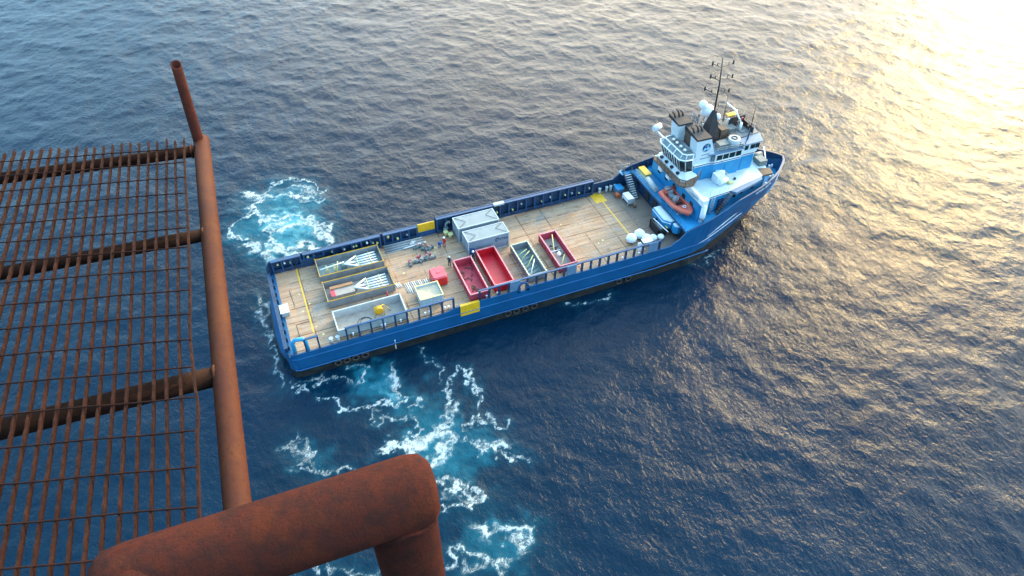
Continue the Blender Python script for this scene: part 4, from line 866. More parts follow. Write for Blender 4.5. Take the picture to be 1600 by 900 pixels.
# ================================================================== OPEN BASKETS
def basket(name, x0, x1, y0_, y1_, h, wall, rim, floor, label, cat='basket', rimr=.07, ribs=True, floorz=.16, dots=False):
    t = thing(name, label, cat, ((x0+x1)/2, (y0_+y1_)/2, 0)); a = (x1-x0)/2; b = (y1_-y0_)/2; th = .09
    if rim is M['yellow']: rimr = .0
    mb = MB(); mb.box(-a, a, -b, -b+th, .12, h); mb.box(-a, a, b-th, b, .12, h); mb.box(-a, -a+th, -b+th+.001, b-th-.001, .12, h); mb.box(a-th, a, -b+th+.001, b-th-.001, .12, h)
    if ribs:
        n = max(2, int(2*b/1.1))
        for k in range(n+1):
            y = -b+.05+k*(2*b-.1)/n; mb.box(-a-.05, -a, y-.05, y+.05, .12, h-.1); mb.box(a, a+.05, y-.05, y+.05, .12, h-.1)
        n = max(2, int(2*a/1.1))
        for k in range(n+1):
            x = -a+.05+k*(2*a-.1)/n; mb.box(x-.05, x+.05, -b-.05, -b, .12, h-.1); mb.box(x-.05, x+.05, b, b+.05, .12, h-.1)
    mb.build('wall', wall, t)
    mb = MB(); r_ = rimr
    mb.box(-a-r_, a+r_, -b-r_, -b+r_+.03, h, h+.1); mb.box(-a-r_, a+r_, b-r_-.03, b+r_, h, h+.1); mb.box(-a-r_, -a+r_+.03, -b+r_+.031, b-r_-.031, h, h+.1); mb.box(a-r_-.03, a+r_, -b+r_+.031, b-r_-.031, h, h+.1)
    mb.build('rim', rim, t)
    mb = MB(); mb.box(-a+th, a-th, -b+th, b-th, .1, floorz); mb.build('floor', floor, t)
    mb = MB()
    for sx_ in (-1, 1):
        for yy_ in (-b*.45, b*.45): mb.box(sx_*a*.5-.25, sx_*a*.5+.25, yy_-.2, yy_+.2, .005, .099)
    mb.build('skid', floor, t)
    if dots:
        mb = MB()
        for k in range(12):
            y = -b+.2+k*(2*b-.4)/11
            for sx_ in (-1, 1): mb.box(sx_*a-.1, sx_*a+.1, y-.12, y+.12, h+.101, h+.13)
        for k in range(4):
            x = -a+.3+k*(2*a-.6)/3; mb.box(x-.12, x+.12, b-.1, b+.1, h+.101, h+.13)
        mb.build('hazard_mark', M['pyellow'], t)
    mb = MB()
    for sx_ in (-1, 1):
        for sy_ in (-1, 1): mb.torus((sx_*a, sy_*b, h+.16), .09, .025, 'y', 8, 5)
    mb.build('lifting_eye', rim, t)
    return t
basket('cargo_basket', 22.95, 25.45, -7.3, -.35, 1.3, M['fred'], M['rimpink'], M['fred'], 'faded dull red open basket holding dark chain, beside the bright red one')
basket('cargo_basket', 26.45, 29.1, -6.9, .42, 1.35, M['red'], M['rimpink'], M['red'], 'bright red empty open basket just aft of the bare deck gap')
basket('cargo_basket', 31.35, 33.85, -6.8, -.15, 1.2, M['grey'], M['lgrey'], M['teal'], 'grey open basket with yellow edge marks, between two red baskets', dots=True)
basket('cargo_basket', 35.85, 38.35, -6.6, .4, 1.3, M['fred'], M['rimpink'], M['sand'], 'dull red open basket nearest the bow, full of poles and scrap')
basket('cargo_basket', 5.75, 14.3, 3.2, 6.7, 1.25, M['grey'], M['yellow'], M['teal'], 'yellow rimmed grey basket closest to the far rail')
basket('cargo_basket', 5.8, 14.45, -1.75, 1.95, 1.25, M['grey'], M['yellow'], M['sand'], 'yellow rimmed grey basket in the middle, with timber crate inside')
basket('cargo_basket', 5.95, 14.6, -7.1, -3.7, 1.25, M['lgrey'], M['lgrey'], M['sand'], 'pale grey open basket without yellow rim, along the near rail')
# ---- what lies in them
def fork_frame(x, y, label, group='white tubular fork frames'):
    t = thing('fork_frame', label, 'frame', (x, y, .2), 0, group)
    for k in range(5):
        yy_ = -1.05+k*.52; mb = MB(); mb.tube([(-1.2+abs(k-2)*.25, yy_*.9, .55), (2.0, yy_, .55)], .11, 8); mb.build('fork_tube', M['bright'], t)
    mb = MB(); mb.tube([(-2.4, 0, .6), (-.7, -1.0, .62)], .13, 8); mb.tube([(-2.4, 0, .6), (-.7, 1.0, .62)], .13, 8); mb.tube([(-2.4, 0, .6), (-1.0, 0, .6)], .12, 8); mb.build('arm', M['bright'], t)
    mb = MB(); mb.tube([(-2.5, -.28, .3), (-2.5, .28, .3)], .42, 12); mb.build('hub', M['teal'], t)
    for x_ in (-.6, 1.1): mb = MB(); mb.tube([(x_, -1.2, .68), (x_, 1.2, .68)], .05, 6); mb.build('cross_bar', M['pyellow'], t)
    return t
ff = fork_frame(11.7, 5.0, 'white fork frame in the basket closest to the far rail'); dup(ff, (11.9, .15, .2), label='white fork frame in the middle yellow rimmed basket')
t = thing('pole_stand', 'pale green trestle stand carrying a white pole in the far basket', 'stand', (7.6, 4.7, .17))
for x in (-.7, .3): mb = MB(); mb.tube([(x-.2, -.5, 0), (x, 0, 1.4), (x+.3, .5, 0)], .06, 6); mb.tube([(x+.3, -.5, 0), (x, 0, 1.4)], .05, 6); mb.build('trestle', M['pyellow'], t)
mb = MB(); mb.tube([(-1.6, -.2, 1.15), (1.7, .1, 1.2)], .07, 8); mb.build('pole', M['bright'], t); mb = MB(); mb.tube([(.5, -.4, 0), (.9, .2, 1.5)], .08, 6); mb.build('brace', M['pyellow'], t)
mb = MB(); mb.box(-1.6, 1.6, -.22, .22, 0, .3); tag(mb.build('timber_beam', M['wood'], None, (10.2, 3.75, .17)), 'brown timber beam on the floor of the far basket', 'timber')
t = thing('timber_crate', 'open timber crate with orange lid board in the middle basket', 'crate', (8.0, .1, .17))
mb = MB(); mb.box(-1.5, 1.5, -.8, .8, 0, .75); mb.build('body', M['sand'], t); mb = MB(); mb.box(-1.5, 1.5, .45, .95, .76, .92); mb.build('lid_board', M['wood'], t); mb = MB(); mb.box(-1.56, -1.0, -.8, .4, .751, .8); mb.build('label_board', M['fred'], t)
mb = MB()
for x in (-.5, .7): mb.tube([(x, -.3, 0), (x+.2, 0, 1.5), (x+.9, .2, 0)], .07, 6)
mb.tube([(-.5, 0, 1.4), (.9, 0, 1.5)], .07, 6); mb.tube([(.2, 0, .5), (.2, .6, .5)], .5, 12); tag(mb.build('hose_reel', M['yellow'], None, (11.3, -5.2, .17)), 'yellow hose reel frame in the pale basket at the near rail', 'reel')
mb = MB(); mb.torus((0, 0, .04), .9, .035); mb.torus((.2, .1, .08), .7, .035); tag(mb.build('coiled_hose', M['dark'], None, (9.4, -5.9, .17)), 'dark coiled hose on the floor of the pale basket', 'hose')
def chain(x, y, label, sc=1, seed=1):
    rr = random.Random(seed); mb = MB()
    for k in range(5):
        pts = [(rr.uniform(-.8, .8)*sc, rr.uniform(-1.2, 1.2)*sc, rr.uniform(.04, .14))]
        for q in range(7): pts.append((pts[-1][0]+rr.uniform(-.4, .4)*sc, pts[-1][1]+rr.uniform(-.5, .3)*sc, rr.uniform(.04, .14)))
        pts = [(max(-1, min(1, p[0])), p[1], p[2]) for p in pts]; mb.tube(pts, .055, 5)
    return tag(mb.build('chain_pile', M['brown'], None, (x, y, .17)), label, 'chain')
chain(24.1, -2.2, 'brown chain pile at the far end of the faded red basket', 1, 3); chain(24.3, -5.2, 'loose brown chain at the near end of the faded red basket', .6, 8)
chain(37.0, -2.6, 'tangled brown scrap chain in the red basket nearest the bow', .9, 5)
def pole(name, a, b, r_, m_, label, cat='pole', group=None):
    mb = MB(); c = [(a[i]+b[i])/2 for i in range(3)]; z = min(a[2], b[2]); c[2] = z
    mb.tube([(a[0]-c[0], a[1]-c[1], a[2]-z), (b[0]-c[0], b[1]-c[1], b[2]-z)], r_, 7); return tag(mb.build(name, m_, None, tuple(c)), label, cat, group)
for k, (a, b, mm, lb) in enumerate([((31.8, -1.7, .5), (33.3, -1.3, .9), 'pyellow', 'yellow pole farthest across the grey basket'), ((31.9, -2.6, .4), (33.4, -2.0, 1.1), 'pyellow', 'second yellow pole in the grey marked basket'), ((32.0, -4.3, .3), (33.5, -3.0, 1.1), 'pyellow', 'third pole, propped high in the grey marked basket'), ((31.9, -5.9, .4), (33.3, -3.9, 1.2), 'bright', 'thick white pole in the grey marked basket'), ((31.8, -6.3, .6), (33.5, -6.2, .7), 'pyellow', 'yellow pole nearest the rail in the grey basket'),
        ((36.4, -4.0, .2), (37.6, -.2, 1.3), 'pyellow', 'long yellow pole slanting along the bow basket'), ((36.2, -3.0, .8), (37.7, -2.8, .6), 'bright', 'white cross pole in the red bow basket'), ((36.3, -6.0, .3), (37.6, -4.3, 1.0), 'pyellow', 'short yellow pole at the near end of the bow basket'), ((36.1, -1.8, .3), (37.9, -1.6, .35), 'lgrey', 'grey pole at the far end of the bow basket')]):
    pole('support_pole', a, b, .07, M[mm], lb, 'pole')
mb = MB(); mb.ball((0, 0, .3), .3, 1); mb.cyl(0, 0, .5, .75, .1); tag(mb.build('gas_bottle', M['bright'], None, (36.95, -3.9, .6)), 'white round bottle among the scrap of the bow basket', 'bottle')
mb = MB()
for k in range(7): y = -2.2+k*.7; mb.tube([(-.9, y, .05), (.7, y+.5, .06)], .05, 5)
tag(mb.build('rod_mat', M['teal'], None, (32.7, -4.2, .17)), 'grey green rods spread over the floor of the grey basket', 'rods')

# white tank with tarpaulin
t = thing('open_tank', 'pale blue white square tank with beige cover by the near rail', 'tank', (18.2, -4.75, 0))
mb = MB(); b_ = [(-1.5, -1.3), (1.5, -1.3), (1.5, 1.3), (-1.5, 1.3)]
for i in range(4):
    p, q = b_[i], b_[(i+1) % 4]; pi = (p[0]*.93, p[1]*.93); qi = (q[0]*.93, q[1]*.93)
    mb.hexa([(*p, .1), (*q, .1), (*qi, .1), (*pi, .1), (*p, 1.5), (*q, 1.5), (*qi, 1.5), (*pi, 1.5)])
for i in range(6): mb.box(-1.35+i*.5, -1.25+i*.5, -1.36, -1.3, .1, 1.4)
M['tank'] = mat('pale_blue_tank_paint', (.36, .45, .52), .5, 0, (.28, .36, .44), 2, .4, .7)
mb.build('wall', M['tank'], t)
mb = MB(); mb.box(-1.56, 1.56, -1.36, -1.22, 1.501, 1.58); mb.box(-1.56, 1.56, 1.22, 1.36, 1.501, 1.58); mb.box(-1.56, -1.42, -1.219, 1.219, 1.501, 1.58); mb.box(1.42, 1.56, -1.219, 1.219, 1.501, 1.58); mb.build('rim', M['pyellow'], t)
mb = MB(); vs_ = []; n = 9
for i in range(n):
    for j in range(n): u_, v_ = i/(n-1), j/(n-1); vs_.append((-1.38+2.76*u_, -1.19+2.38*v_, 1.28-.16*math.sin(math.pi*u_)*math.sin(math.pi*v_)+random.uniform(-.02, .02)))
mb.add(vs_, [(i*n+j, (i+1)*n+j, (i+1)*n+j+1, i*n+j+1) for i in range(n-1) for j in range(n-1)], True); mb.build('cover', M['cover'], t)
# red plastic tank
t = thing('plastic_tank', 'bright red square plastic tank with pink top and legs', 'tank', (20.3, -2.0, 0))
M['pinkred'] = mat('sun_bleached_red_plastic', (.62, .07, .10), .45); M['redp'] = mat('red_plastic', (.60, .012, .012), .35)
mb = MB(); q = [(-1, -.9), (-.8, -1.1), (.8, -1.1), (1, -.9), (1, .9), (.8, 1.1), (-.8, 1.1), (-1, .9)]; mb.prism(q, .25, 1.45); mb.prism([(-.9, -1), (-.3, -1), (-.3, -.5), (-.9, -.5)], .01, .249); mb.prism([(.3, -1), (.9, -1), (.9, 1), (.3, 1)], .01, .249); mb.prism([(-.9, .5), (-.3, .5), (-.3, 1), (-.9, 1)], .01, .249); mb.build('body', M['redp'], t)
mb = MB(); mb.prism(q, 1.451, 1.66, [(p[0]*.88, p[1]*.88) for p in q]); mb.build('top', M['pinkred'], t); mb = MB(); mb.cyl(0, 0, 1.661, 1.74, .22); mb.build('cap', M['pinkred'], t)
# white chest at the stern
t = thing('storage_chest', 'small white chest by the stern bulwark', 'chest', (.45, -.3, 0)); mb = MB(); mb.box(-.5, .5, -.75, .75, .02, .62); mb.build('body', M['lgrey'], t); mb = MB(); mb.box(-.55, .55, -.8, .8, .624, .72); mb.build('lid', M['white'], t)
# forward crates
t = thing('steel_crate', 'light blue steel crate between the stair and the far rail', 'crate', (53.35, 7.62, 0)); t.location = (51.9, 6.6, 0); mb = MB(); mb.box(-.55, .55, -.65, .65, .02, .95); mb.build('body', M['visor'], t); mb = MB(); mb.box(-.6, .6, -.7, .7, .954, 1.02); mb.build('lid', M['deck_blue'], t)
t = thing('white_crate', 'white crate with bars at the foot of the stair', 'crate', (52.1, 4.0, 0)); mb = MB(); mb.box(-.5, .5, -.9, .9, .45, 1.1); mb.build('body', M['bright'], t)
for a in (-.45, .45):
    for b in (-.85, .85): mb = MB(); mb.tube([(a, b, 0), (a, b, .45)], .06, 6); mb.build('leg', M['bright'], t)
mb = MB(); mb.box(-.55, .55, -1.0, -.9, .3, 1.15); mb.build('front_grille', M['lgrey'], t)
mb = MB(); mb.tube([(0, -.35, .35), (0, .35, .35)], .35, 12); tag(mb.build('orange_drum', M['dorange'], None, (51.2, 5.6, 0)), 'orange drum lying beside the light blue crate', 'drum')
mb = MB(); mb.cyl(0, 0, 0, .5, .22); mb.ball((0, 0, .55), .28, .6); tag(mb.build('deck_bollard', M['brown'], None, (52.4, 2.4, 0)), 'rusty round topped bollard near the white crate', 'bollard')
mb = MB(); mb.cyl(0, 0, 0, .6, .25, n=12); mb.cyl(0, 0, .6, .7, .4, n=12); mb.cyl(-.5, .5, 0, .75, .22, n=12); mb.cyl(-.5, .5, .75, .85, .36, n=12); tag(mb.build('double_bollard', M['pyellow'], None, (24.6, 5.9, 0)), 'yellow topped double bollard behind the grey containers', 'bollard')
# winch with frame
t = thing('deck_winch', 'dark open winch frame with yellow and white bars under the forecastle', 'winch', (52.9, -3.9, 0))
mb = MB(); mb.box(-.8, .5, -1.0, 1.5, 0, .2); mb.box(-.8, -.6, -1, 1.5, .2, 1.4); mb.box(-.8, .5, 1.3, 1.5, .2, 1.4); mb.box(-.8, .5, -1, -.8, .2, 1.1); mb.build('frame', M['dark'], t)
mb = MB(); mb.tube([(-.1, -.75, .8), (-.1, 1.25, .8)], .42, 14); mb.build('drum', M['grey'], t)
mb = MB(); mb.tube([(-.3, 1.5, 1.4), (.0, -2.0, 1.5)], .07, 6); mb.build('white_bar', M['bright'], t); mb = MB(); mb.box(.45, .62, -1.0, 1.6, 1.2, 1.35); mb.build('yellow_bar', M['pyellow'], t)
# big white bags
def bag(x, y, r_, label, sz=.85):
    mb = MB(); mb.ball((0, 0, r_*sz), r_, sz, 11, 8, .05); mb.cyl(0, 0, r_*sz*1.9, r_*sz*1.9+.18, .12, .05, 8); return tag(mb.build('white_bag', M['bright'], None, (x, y, 0)), label, 'bag', 'white bags heaped by the winch')
bag(48.0, -4.4, .78, 'big round white bag farthest aft of the heap'); bag(49.55, -4.0, .8, 'big round white bag of the heap, farthest from the near rail'); bag(50.0, -5.3, .78, 'white bag behind the blue rail panel, in the middle of the heap'); bag(51.1, -5.2, .55, 'smaller white bag between the middle bag and the winch'); bag(52.2, -5.4, .5, 'smallest white bag beside the winch')
t = thing('white_board', 'tilted white triangular board standing at the near rail', 'board', (48.6, -6.6, 0)); mb = MB(); mb.hexa([(-.7, 0, .02), (.6, 0, .02), (.6, .1, .02), (-.7, .1, .02), (-.7, .3, 1.3), (-.2, .3, 1.3), (-.2, .4, 1.3), (-.7, .4, 1.3)]); mb.build('panel', M['bright'], t); mb = MB(); mb.hexa([(.1, .05, 1.2), (1.6, .05, 1.2), (1.6, .9, 1.25), (.1, .9, 1.25), (.1, .05, 1.26), (1.6, .05, 1.26), (1.6, .9, 1.31), (.1, .9, 1.31)]); mb.build('shelf', M['bright'], t)

# ---- pipes, rods and valves on the deck
for k in range(7):
    y = 7.15-k*.21; z = .07+(6-k)*.035
    lab = ['grey steel pipe closest to the far rail', 'second grey pipe from the far rail', 'third grey pipe from the far rail', 'middle grey pipe of the seven', 'third grey pipe from the open deck side', 'second grey pipe from the open deck side', 'outermost grey pipe beside the open deck'][k]
    pole('steel_pipe', (15.2, y, z), (20.6+random.uniform(-.3, .2), y, z), .075, M['lgrey'] if k % 2 == 0 else M['grey'], lab, 'pipe', 'long pipes stacked along the far rail')
names = ['first', 'second', 'third', 'fourth', 'fifth', 'sixth', 'seventh', 'eighth', 'ninth', 'tenth', 'eleventh', 'twelfth', 'thirteenth']
for k in range(13):
    x = 15.85+k*.27; y0_ = -.75-.02*k; L_ = (2.1 if k < 4 else 1.4)+random.uniform(-.15, .15)
    pole('white_rod', (x, y0_, .05), (x+.12, y0_-L_, .05), .055, M['bright'] if k % 3 else M['lgrey'], '%s white rod from the stern in the row beside the pale tank' % names[k], 'rod', 'white rods laid side by side on the deck')
for k in range(3): pole('white_rod', (14.75+k*.25, -.2-k*.1, .05), (14.95+k*.25, -1.3, .05), .06, M['bright'], ['longest of three short white rods', 'middle one of three short white rods', 'shortest of three short white rods'][k]+' beside the middle basket', 'rod', 'short white rods by the middle basket')
pole('long_pole', (17.6, 5.75, .25), (21.0, 5.95, .3), .09, M['bright'], 'long pale pole lying over the valve assemblies', 'pole')
def valve(x, y, s_, m_, label, rz=0):
    t = thing('valve_assembly', label, 'valve', (x, y, 0), rz, 'valve assemblies scattered on the deck')
    mb = MB(); mb.tube([(-.6*s_, 0, .28*s_), (.6*s_, 0, .28*s_)], .18*s_, 9); mb.tube([(0, 0, .2*s_), (0, 0, .75*s_)], .14*s_, 9); mb.box(-.25*s_, .25*s_, -.25*s_, .25*s_, .02, .2*s_); mb.build('body', m_, t)
    for a in (-.6, -.2, .55): mb = MB(); mb.tube([(a*s_, 0, .28*s_), ((a+.08)*s_, 0, .28*s_)], .3*s_, 10); mb.build('flange', m_, t)
    mb = MB(); mb.torus((0, 0, .78*s_), .24*s_, .035*s_, 'z', 10, 5); mb.build('hand_wheel', M['fred'] if s_ > .8 else M['lgrey'], t)
for a in [(19.2, 6.5, .7, 'bright', 'white valve at the far end of the pole', .4), (19.5, 5.4, .9, 'teal', 'grey green valve under the long pale pole', .2), (20.3, 5.1, 1.0, 'teal', 'large grey green valve beside the pole end', 1.2), (21.0, 4.5, 1.0, 'teal', 'grey green valve nearest the worker in red', .3), (21.1, 5.2, .5, 'pyellow', 'small yellow green valve near the pole end', 2),
          (17.7, 2.5, .9, 'grey', 'round grey valve at the stern end of the near row', 1.4), (18.6, 2.6, .8, 'teal', 'second valve of the near row', .1), (19.4, 2.6, .8, 'grey', 'third valve of the near row with red wheel', .7), (20.2, 2.9, .9, 'teal', 'fourth valve of the near row', 1.0), (20.9, 2.6, .7, 'grey', 'last valve of the near row toward the bow', .2), (19.1, 3.4, .6, 'fred', 'small reddish valve behind the near row', .5), (20.6, 3.6, .6, 'fred', 'small dull red valve nearest the bow end', 2.2)]:
    valve(a[0], a[1], a[2], M[a[3]], a[4], a[5])
mb = MB(); mb.cyl(0, 0, 0, .6, .17, n=9); tag(mb.build('dark_tin', M['boot'], None, (9.8, 2.45, 0)), 'small black tin between the two yellow rimmed baskets', 'tin')
mb = MB(); mb.tube([(0, 0, 0), (0, 0, .9)], .1, 7); mb.ball((0, 0, .9), .14); tag(mb.build('fire_hydrant', M['fred'], None, (13.2, -2.5, 0)), 'small red hydrant between the middle and pale baskets', 'hydrant')

# ================================================================== PEOPLE
def person(loc, rz, suit, helmet, label, pose='stand'):
    t = bpy.data.objects.new('tmp', None)
    J = {}
    if pose == 'stand':
        J = dict(pel=(0, 0, .95), sp=(0, .02, 1.2), ch=(0, .02, 1.42), nk=(0, .02, 1.55), hd=(0, .04, 1.66), ht=(0, .04, 1.76), Ls=(-.19, 0, 1.46), Le=(-.27, .02, 1.18), Lw=(-.24, .22, 1.02), Rs=(.19, 0, 1.46), Re=(.28, .0, 1.18), Rw=(.27, .1, .93),
                 Lh=(-.10, 0, .9), Lk=(-.12, .03, .5), La=(-.12, -.02, .09), Lt=(-.13, .16, .05), Rh=(.10, 0, .9), Rk=(.12, .04, .5), Ra=(.13, .0, .09), Rt=(.15, .17, .05))
    else:   # bent forward
        J = dict(pel=(0, -.15, .85), sp=(0, .05, 1.05), ch=(0, .28, 1.15), nk=(0, .40, 1.18), hd=(0, .50, 1.17), ht=(0, .58, 1.22), Ls=(-.19, .3, 1.16), Le=(-.25, .38, .88), Lw=(-.15, .52, .66), Rs=(.19, .3, 1.16), Re=(.25, .38, .88), Rw=(.15, .52, .66),
                 Lh=(-.1, -.14, .8), Lk=(-.14, .06, .47), La=(-.13, -.05, .09), Lt=(-.14, .12, .05), Rh=(.1, -.14, .8), Rk=(.14, .08, .47), Ra=(.14, -.0, .09), Rt=(.15, .17, .05))
    keys = list(J); E_ = [('pel', 'sp'), ('sp', 'ch'), ('ch', 'nk'), ('nk', 'hd'), ('hd', 'ht'), ('ch', 'Ls'), ('Ls', 'Le'), ('Le', 'Lw'), ('ch', 'Rs'), ('Rs', 'Re'), ('Re', 'Rw'), ('pel', 'Lh'), ('Lh', 'Lk'), ('Lk', 'La'), ('La', 'Lt'), ('pel', 'Rh'), ('Rh', 'Rk'), ('Rk', 'Ra'), ('Ra', 'Rt')]
    rad = dict(pel=.15, sp=.14, ch=.16, nk=.06, hd=.095, ht=.08, s=.075, e=.052, w=.035, h=.10, k=.07, a=.05, t=.045)
    me_ = bpy.data.meshes.new('person'); me_.from_pydata([J[k] for k in keys], [(keys.index(a), keys.index(b)) for a, b in E_], [])
    o_ = bpy.data.objects.new('person', me_); col.objects.link(o_)
    sk = o_.modifiers.new('s', 'SKIN'); sk.use_smooth_shade = True
    for i, k in enumerate(keys):
        r_ = rad.get(k, rad.get(k[1:], .06)); me_.skin_vertices[0].data[i].radius = (r_, r_*.85 if k in ('pel', 'sp', 'ch') else r_); me_.skin_vertices[0].data[i].use_root = (i == 0)
    ss = o_.modifiers.new('u', 'SUBSURF'); ss.levels = 1; ss.render_levels = 1
    bpy.context.view_layer.update()
    m2 = bpy.data.meshes.new_from_object(o_.evaluated_get(bpy.context.evaluated_depsgraph_get())); bpy.data.objects.remove(o_)
    bm = bmesh.new(); bm.from_mesh(m2)
    # hands with five fingers, nose, grown into the same mesh
    def fing(a, b, r_):
        a = Vector(a); b = Vector(b); d = (b-a).normalized(); u = d.orthogonal().normalized(); v = d.cross(u); ra = [bm.verts.new(a+(u*math.cos(q*2.094)+v*math.sin(q*2.094))*r_) for q in range(3)]; rb = [bm.verts.new(b+(u*math.cos(q*2.094)+v*math.sin(q*2.094))*r_*.7) for q in range(3)]
        for q in range(3): bm.faces.new((ra[q], ra[(q+1) % 3], rb[(q+1) % 3], rb[q]))
        bm.faces.new(rb)
    for s_ in 'LR':
        w_ = Vector(J[s_+'w']); e = Vector(J[s_+'e']); d = (w_-e).normalized(); sx_ = -1 if s_ == 'L' else 1
        for q in range(4): off = Vector((.0, (q-1.5)*.02, 0)); fing(w_+d*.01+off, w_+d*(.15+.01*(q % 3))+off*1.2, .011)
        fing(w_+Vector((0, .03, 0)), w_+d*.07+Vector((-sx_*.03, .06, 0)), .013)
    h = Vector(J['hd']); fw_ = Vector((0, 1, 0)) if pose == 'stand' else Vector((0, .6, -.8)); fing(h+fw_*.06, h+fw_*.12, .02)
    bm.to_mesh(m2); bm.free()
    for mm in (suit, M['skin'], M['boot']): m2.materials.append(mm)
    hz = Vector(J['nk']); hd = Vector(J['hd'])
    for p in m2.polygons:
        c = Vector(p.center); p.use_smooth = True
        if (c-hd).length < .15 and (c-hz).dot(hd-hz) > 0: p.material_index = 1
        elif (c-Vector(J['Lw'])).length < .06 or (c-Vector(J['Rw'])).length < .06 or (c-Vector(J['Lw'])-(Vector(J['Lw'])-Vector(J['Le'])).normalized()*.1).length < .09 or (c-Vector(J['Rw'])-(Vector(J['Rw'])-Vector(J['Re'])).normalized()*.1).length < .09: p.material_index = 1
        elif c.z < .14: p.material_index = 2
        else: p.material_index = 0
    b = bpy.data.objects.new('person', m2); col.objects.link(b); b.location = loc; b.rotation_euler = (0, 0, rz); tag(b, label, 'person')
    mb = MB(); c = Vector(J['ht'])-Vector((0, 0, .02)); mb.ball(c, .145, .8, 12, 8); mb.tube([c-Vector((0, 0, .02)), c-Vector((0, 0, .045))], .17, 12); mb.build('helmet', helmet, b)
    return b
person((23.2, 4.3, 0), R(130), M['c_red'], M['bright'], 'person in red coverall and white helmet standing behind the containers')
person((22.5, 4.4, 0), R(200), M['c_blue'], M['c_blue'], 'person in blue coverall bending down next to the one in red', 'bend')
person((22.55, .2, 0), R(-40), M['c_navy'], M['lgrey'], 'person in dark coverall at the corner of the faded red basket')
person((25.95, .1, 0), R(170), M['c_navy'], M['bright'], 'person in dark clothes and white helmet between the two red baskets')

# ================================================================== RUSTY STEELWORK OF THE PLATFORM (near the camera)
G0 = Vector((3.1678438209572044, -65.39693245774731, 63.57936125709142))
gu = Vector((-0.003308734159396569, -0.10535675800173268, 0.005849918261608781))
gv = Vector((-0.03150095706654926, 0.009740307909129019, -0.0013476081080859203))
gn = Vector((-0.025316690615771874, 0.05621429769697174, 0.9980976995819104))
plat = thing('platform_walkway', 'rusty pipe framed grating platform projecting over the sea', 'platform', tuple(G0))
def gp(i, j, off=0): return gu*i+gv*j+gn*off
mb = MB(); gdir = gu.normalized(); side = gn.cross(gdir).normalized(); rr = random.Random(5)
for j in range(0, 46):
    i0, i1 = -1.75+rr.uniform(-.1, .1), 21.0; seg = 110; prev = None
    ph, am = rr.uniform(0, 6), rr.uniform(.0006, .0016)
    for k in range(seg+1):
        i = i0+(i1-i0)*k/seg; w_ = am*math.sin(i*.8+ph)
        if j == 0: w_ += .006*math.exp(-((i-11.3)/.6)**2)-.004*math.exp(-((i-8.7)/1.0)**2)
        c = gp(i, j)+side*w_; t_ = .0016 if k % 2 else -.0012; hw = .0024
        ring = [c-side*hw+gn*t_, c+side*hw+gn*t_, c+side*hw-gn*.013, c-side*hw-gn*.013]
        if prev: mb.add(prev+ring, [(0, 1, 5, 4), (1, 2, 6, 5), (2, 3, 7, 6), (3, 0, 4, 7)])
        prev = ring
grating = mb.build('grating_bars', M['rust_grate'], plat)
mb = MB()
for i in range(-1, 20):
    pts = []
    for k in range(0, 93): pts.append(gp(i+.010*math.sin(k*.35+i), k/2-.0, .0008+.0004*math.sin(k*2.1)))
    mb.tube(pts, .0023, 5)
mb.build('grating_cross_rods', M['rust_grate'], plat)
def loc(p): return Vector(p)-G0
mA, mB_ = Vector((3.2268, -65.1677, 63.5128)), Vector((3.1891, -66.8657, 63.6075)); d = (mB_-mA).normalized()
mb = MB(); mb.tube([loc(mA-d*.012), loc(mA+d*.6), loc(mB_), loc(mB_+d*1.2)], .030, 32); mb.build('edge_pipe', M['rust_pipe'], plat)
for (a, b, r_) in (((2.1986, -65.0708, 63.4863), (3.2001, -65.2373, 63.5211), .0215), ((2.3251, -65.715, 63.5258), (3.2054, -65.8086, 63.5534), .021), ((2.4567, -66.398, 63.5626), (3.189, -66.4533, 63.5843), .027)):
    a = Vector(a); b = Vector(b); dd_ = (b-a).normalized(); a2 = a-dd_*.7
    mb = MB(); mb.tube([loc(a2), loc(b)], r_, 24); mb.build('cross_pipe', M['rust_dark'], plat)
    mb = MB(); e = b-dd_*.012; pts = [(e+(dd_.cross(Vector((0, 0, 1))).normalized()*math.cos(q*math.pi/10)+Vector((0, 0, 1))*math.sin(q*math.pi/10))*r_*1.03) for q in range(21)]
    mb.tube([loc(q) for q in pts], .004, 6); mb.build('weld_bead', M['rust_pipe'], plat)
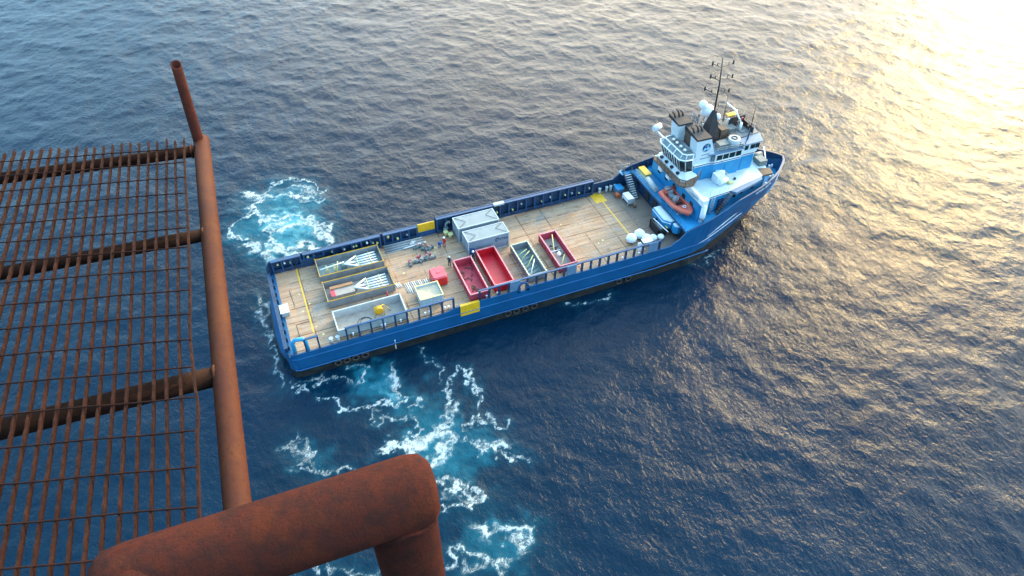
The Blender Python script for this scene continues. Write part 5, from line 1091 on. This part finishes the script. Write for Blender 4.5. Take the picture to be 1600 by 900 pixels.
# hollow stanchion at the corner
sb = Vector((3.2200, -65.1960, 63.5138)); st_ = Vector((3.226, -65.098, 63.803)); sdv = (st_-sb); u_ = sdv.normalized().cross(Vector((1, 0, 0))).normalized(); v_ = sdv.normalized().cross(u_)
mb = MB(); n = 24; vs_ = []
for c, r_ in ((sb-sdv*.02, .0195), (sb+sdv*.3, .0195), (sb+sdv*.65, .019), (st_, .0185), (st_, .0150), (st_-sdv.normalized()*.09, .0150)):
    for k in range(n):
        a = 2*math.pi*k/n; w_ = (u_*math.cos(a)+v_*math.sin(a))*r_; vs_.append(loc(c+w_+(sdv.normalized()*w_.y*.85 if (c-st_).length < .001 else Vector((0, 0, 0)))))
mb.add(vs_, [(i*n+k, i*n+(k+1) % n, (i+1)*n+(k+1) % n, (i+1)*n+k) for i in range(5) for k in range(n)], True); mb.build('stanchion', M['rust_near'], plat)
# guard rail loop right in front of the camera
E1 = Vector((3.4743, -67.5097, 64.5347)); E2 = Vector((3.2794, -67.5046, 64.5347))
gr = thing('guard_rail', 'thick red brown rusty pipe rail bent down at its corner, right in front', 'rail', tuple(E1))
mb = MB(); r_ = .030; out = [E1+Vector((.0, 0, 0))]
def rl(p): return Vector(p)-E1
pts = [rl(E1+Vector((.0285, 0, -.0006))), rl(E1+Vector((.0235, 0, 0))), rl(E1+Vector((.013, 0, 0)))]+[rl(E1.lerp(E2, k/6)) for k in range(1, 6)]+[rl(E2), rl(E2+Vector((-.014, 0, 0))), rl(E2+Vector((-.0205, 0, 0)))]
mb.tube(pts, [.021, .0275, .030]+[.030]*6+[.0285, .023], 48); mb.build('top_rail', M['rust_near'], gr)
E2 = E2+Vector((.008, 0, 0)); mb = MB(); mb.tube([rl(E2+Vector((0, .012, 0))), rl(E2+Vector((0, -.25, 0))), rl(E2+Vector((0, -.7, 0)))], .0293, 48); mb.build('side_rail', M['rust_near'], gr)
mb = MB(); mb.tube([rl(E1+Vector((.005, .0, .020))), rl(E1+Vector((.005, 0, .008))), rl(E1+Vector((.001, 0, -.03))), rl(E1+Vector((.001, 0, -1.1)))], [.018, .0265, .0285, .0285], 48); mb.build('post', M['rust_near'], gr)
mb = MB(); pts = []
for k in range(33):
    a = 2*math.pi*k/32; px_ = .001+.0292*math.cos(a); py_ = .0292*math.sin(a); zz = -math.sqrt(max(0, .0305**2-py_*py_)); pts.append(rl(E1+Vector((px_, py_, zz*.98+(.004 if px_ > .02 else 0)))))
mb.tube(pts, [.0026+.0008*math.sin(k*2.3) for k in range(33)], 8); mb.build('weld_bead', M['rust_near'], gr)
bpy.context.view_layer.update()
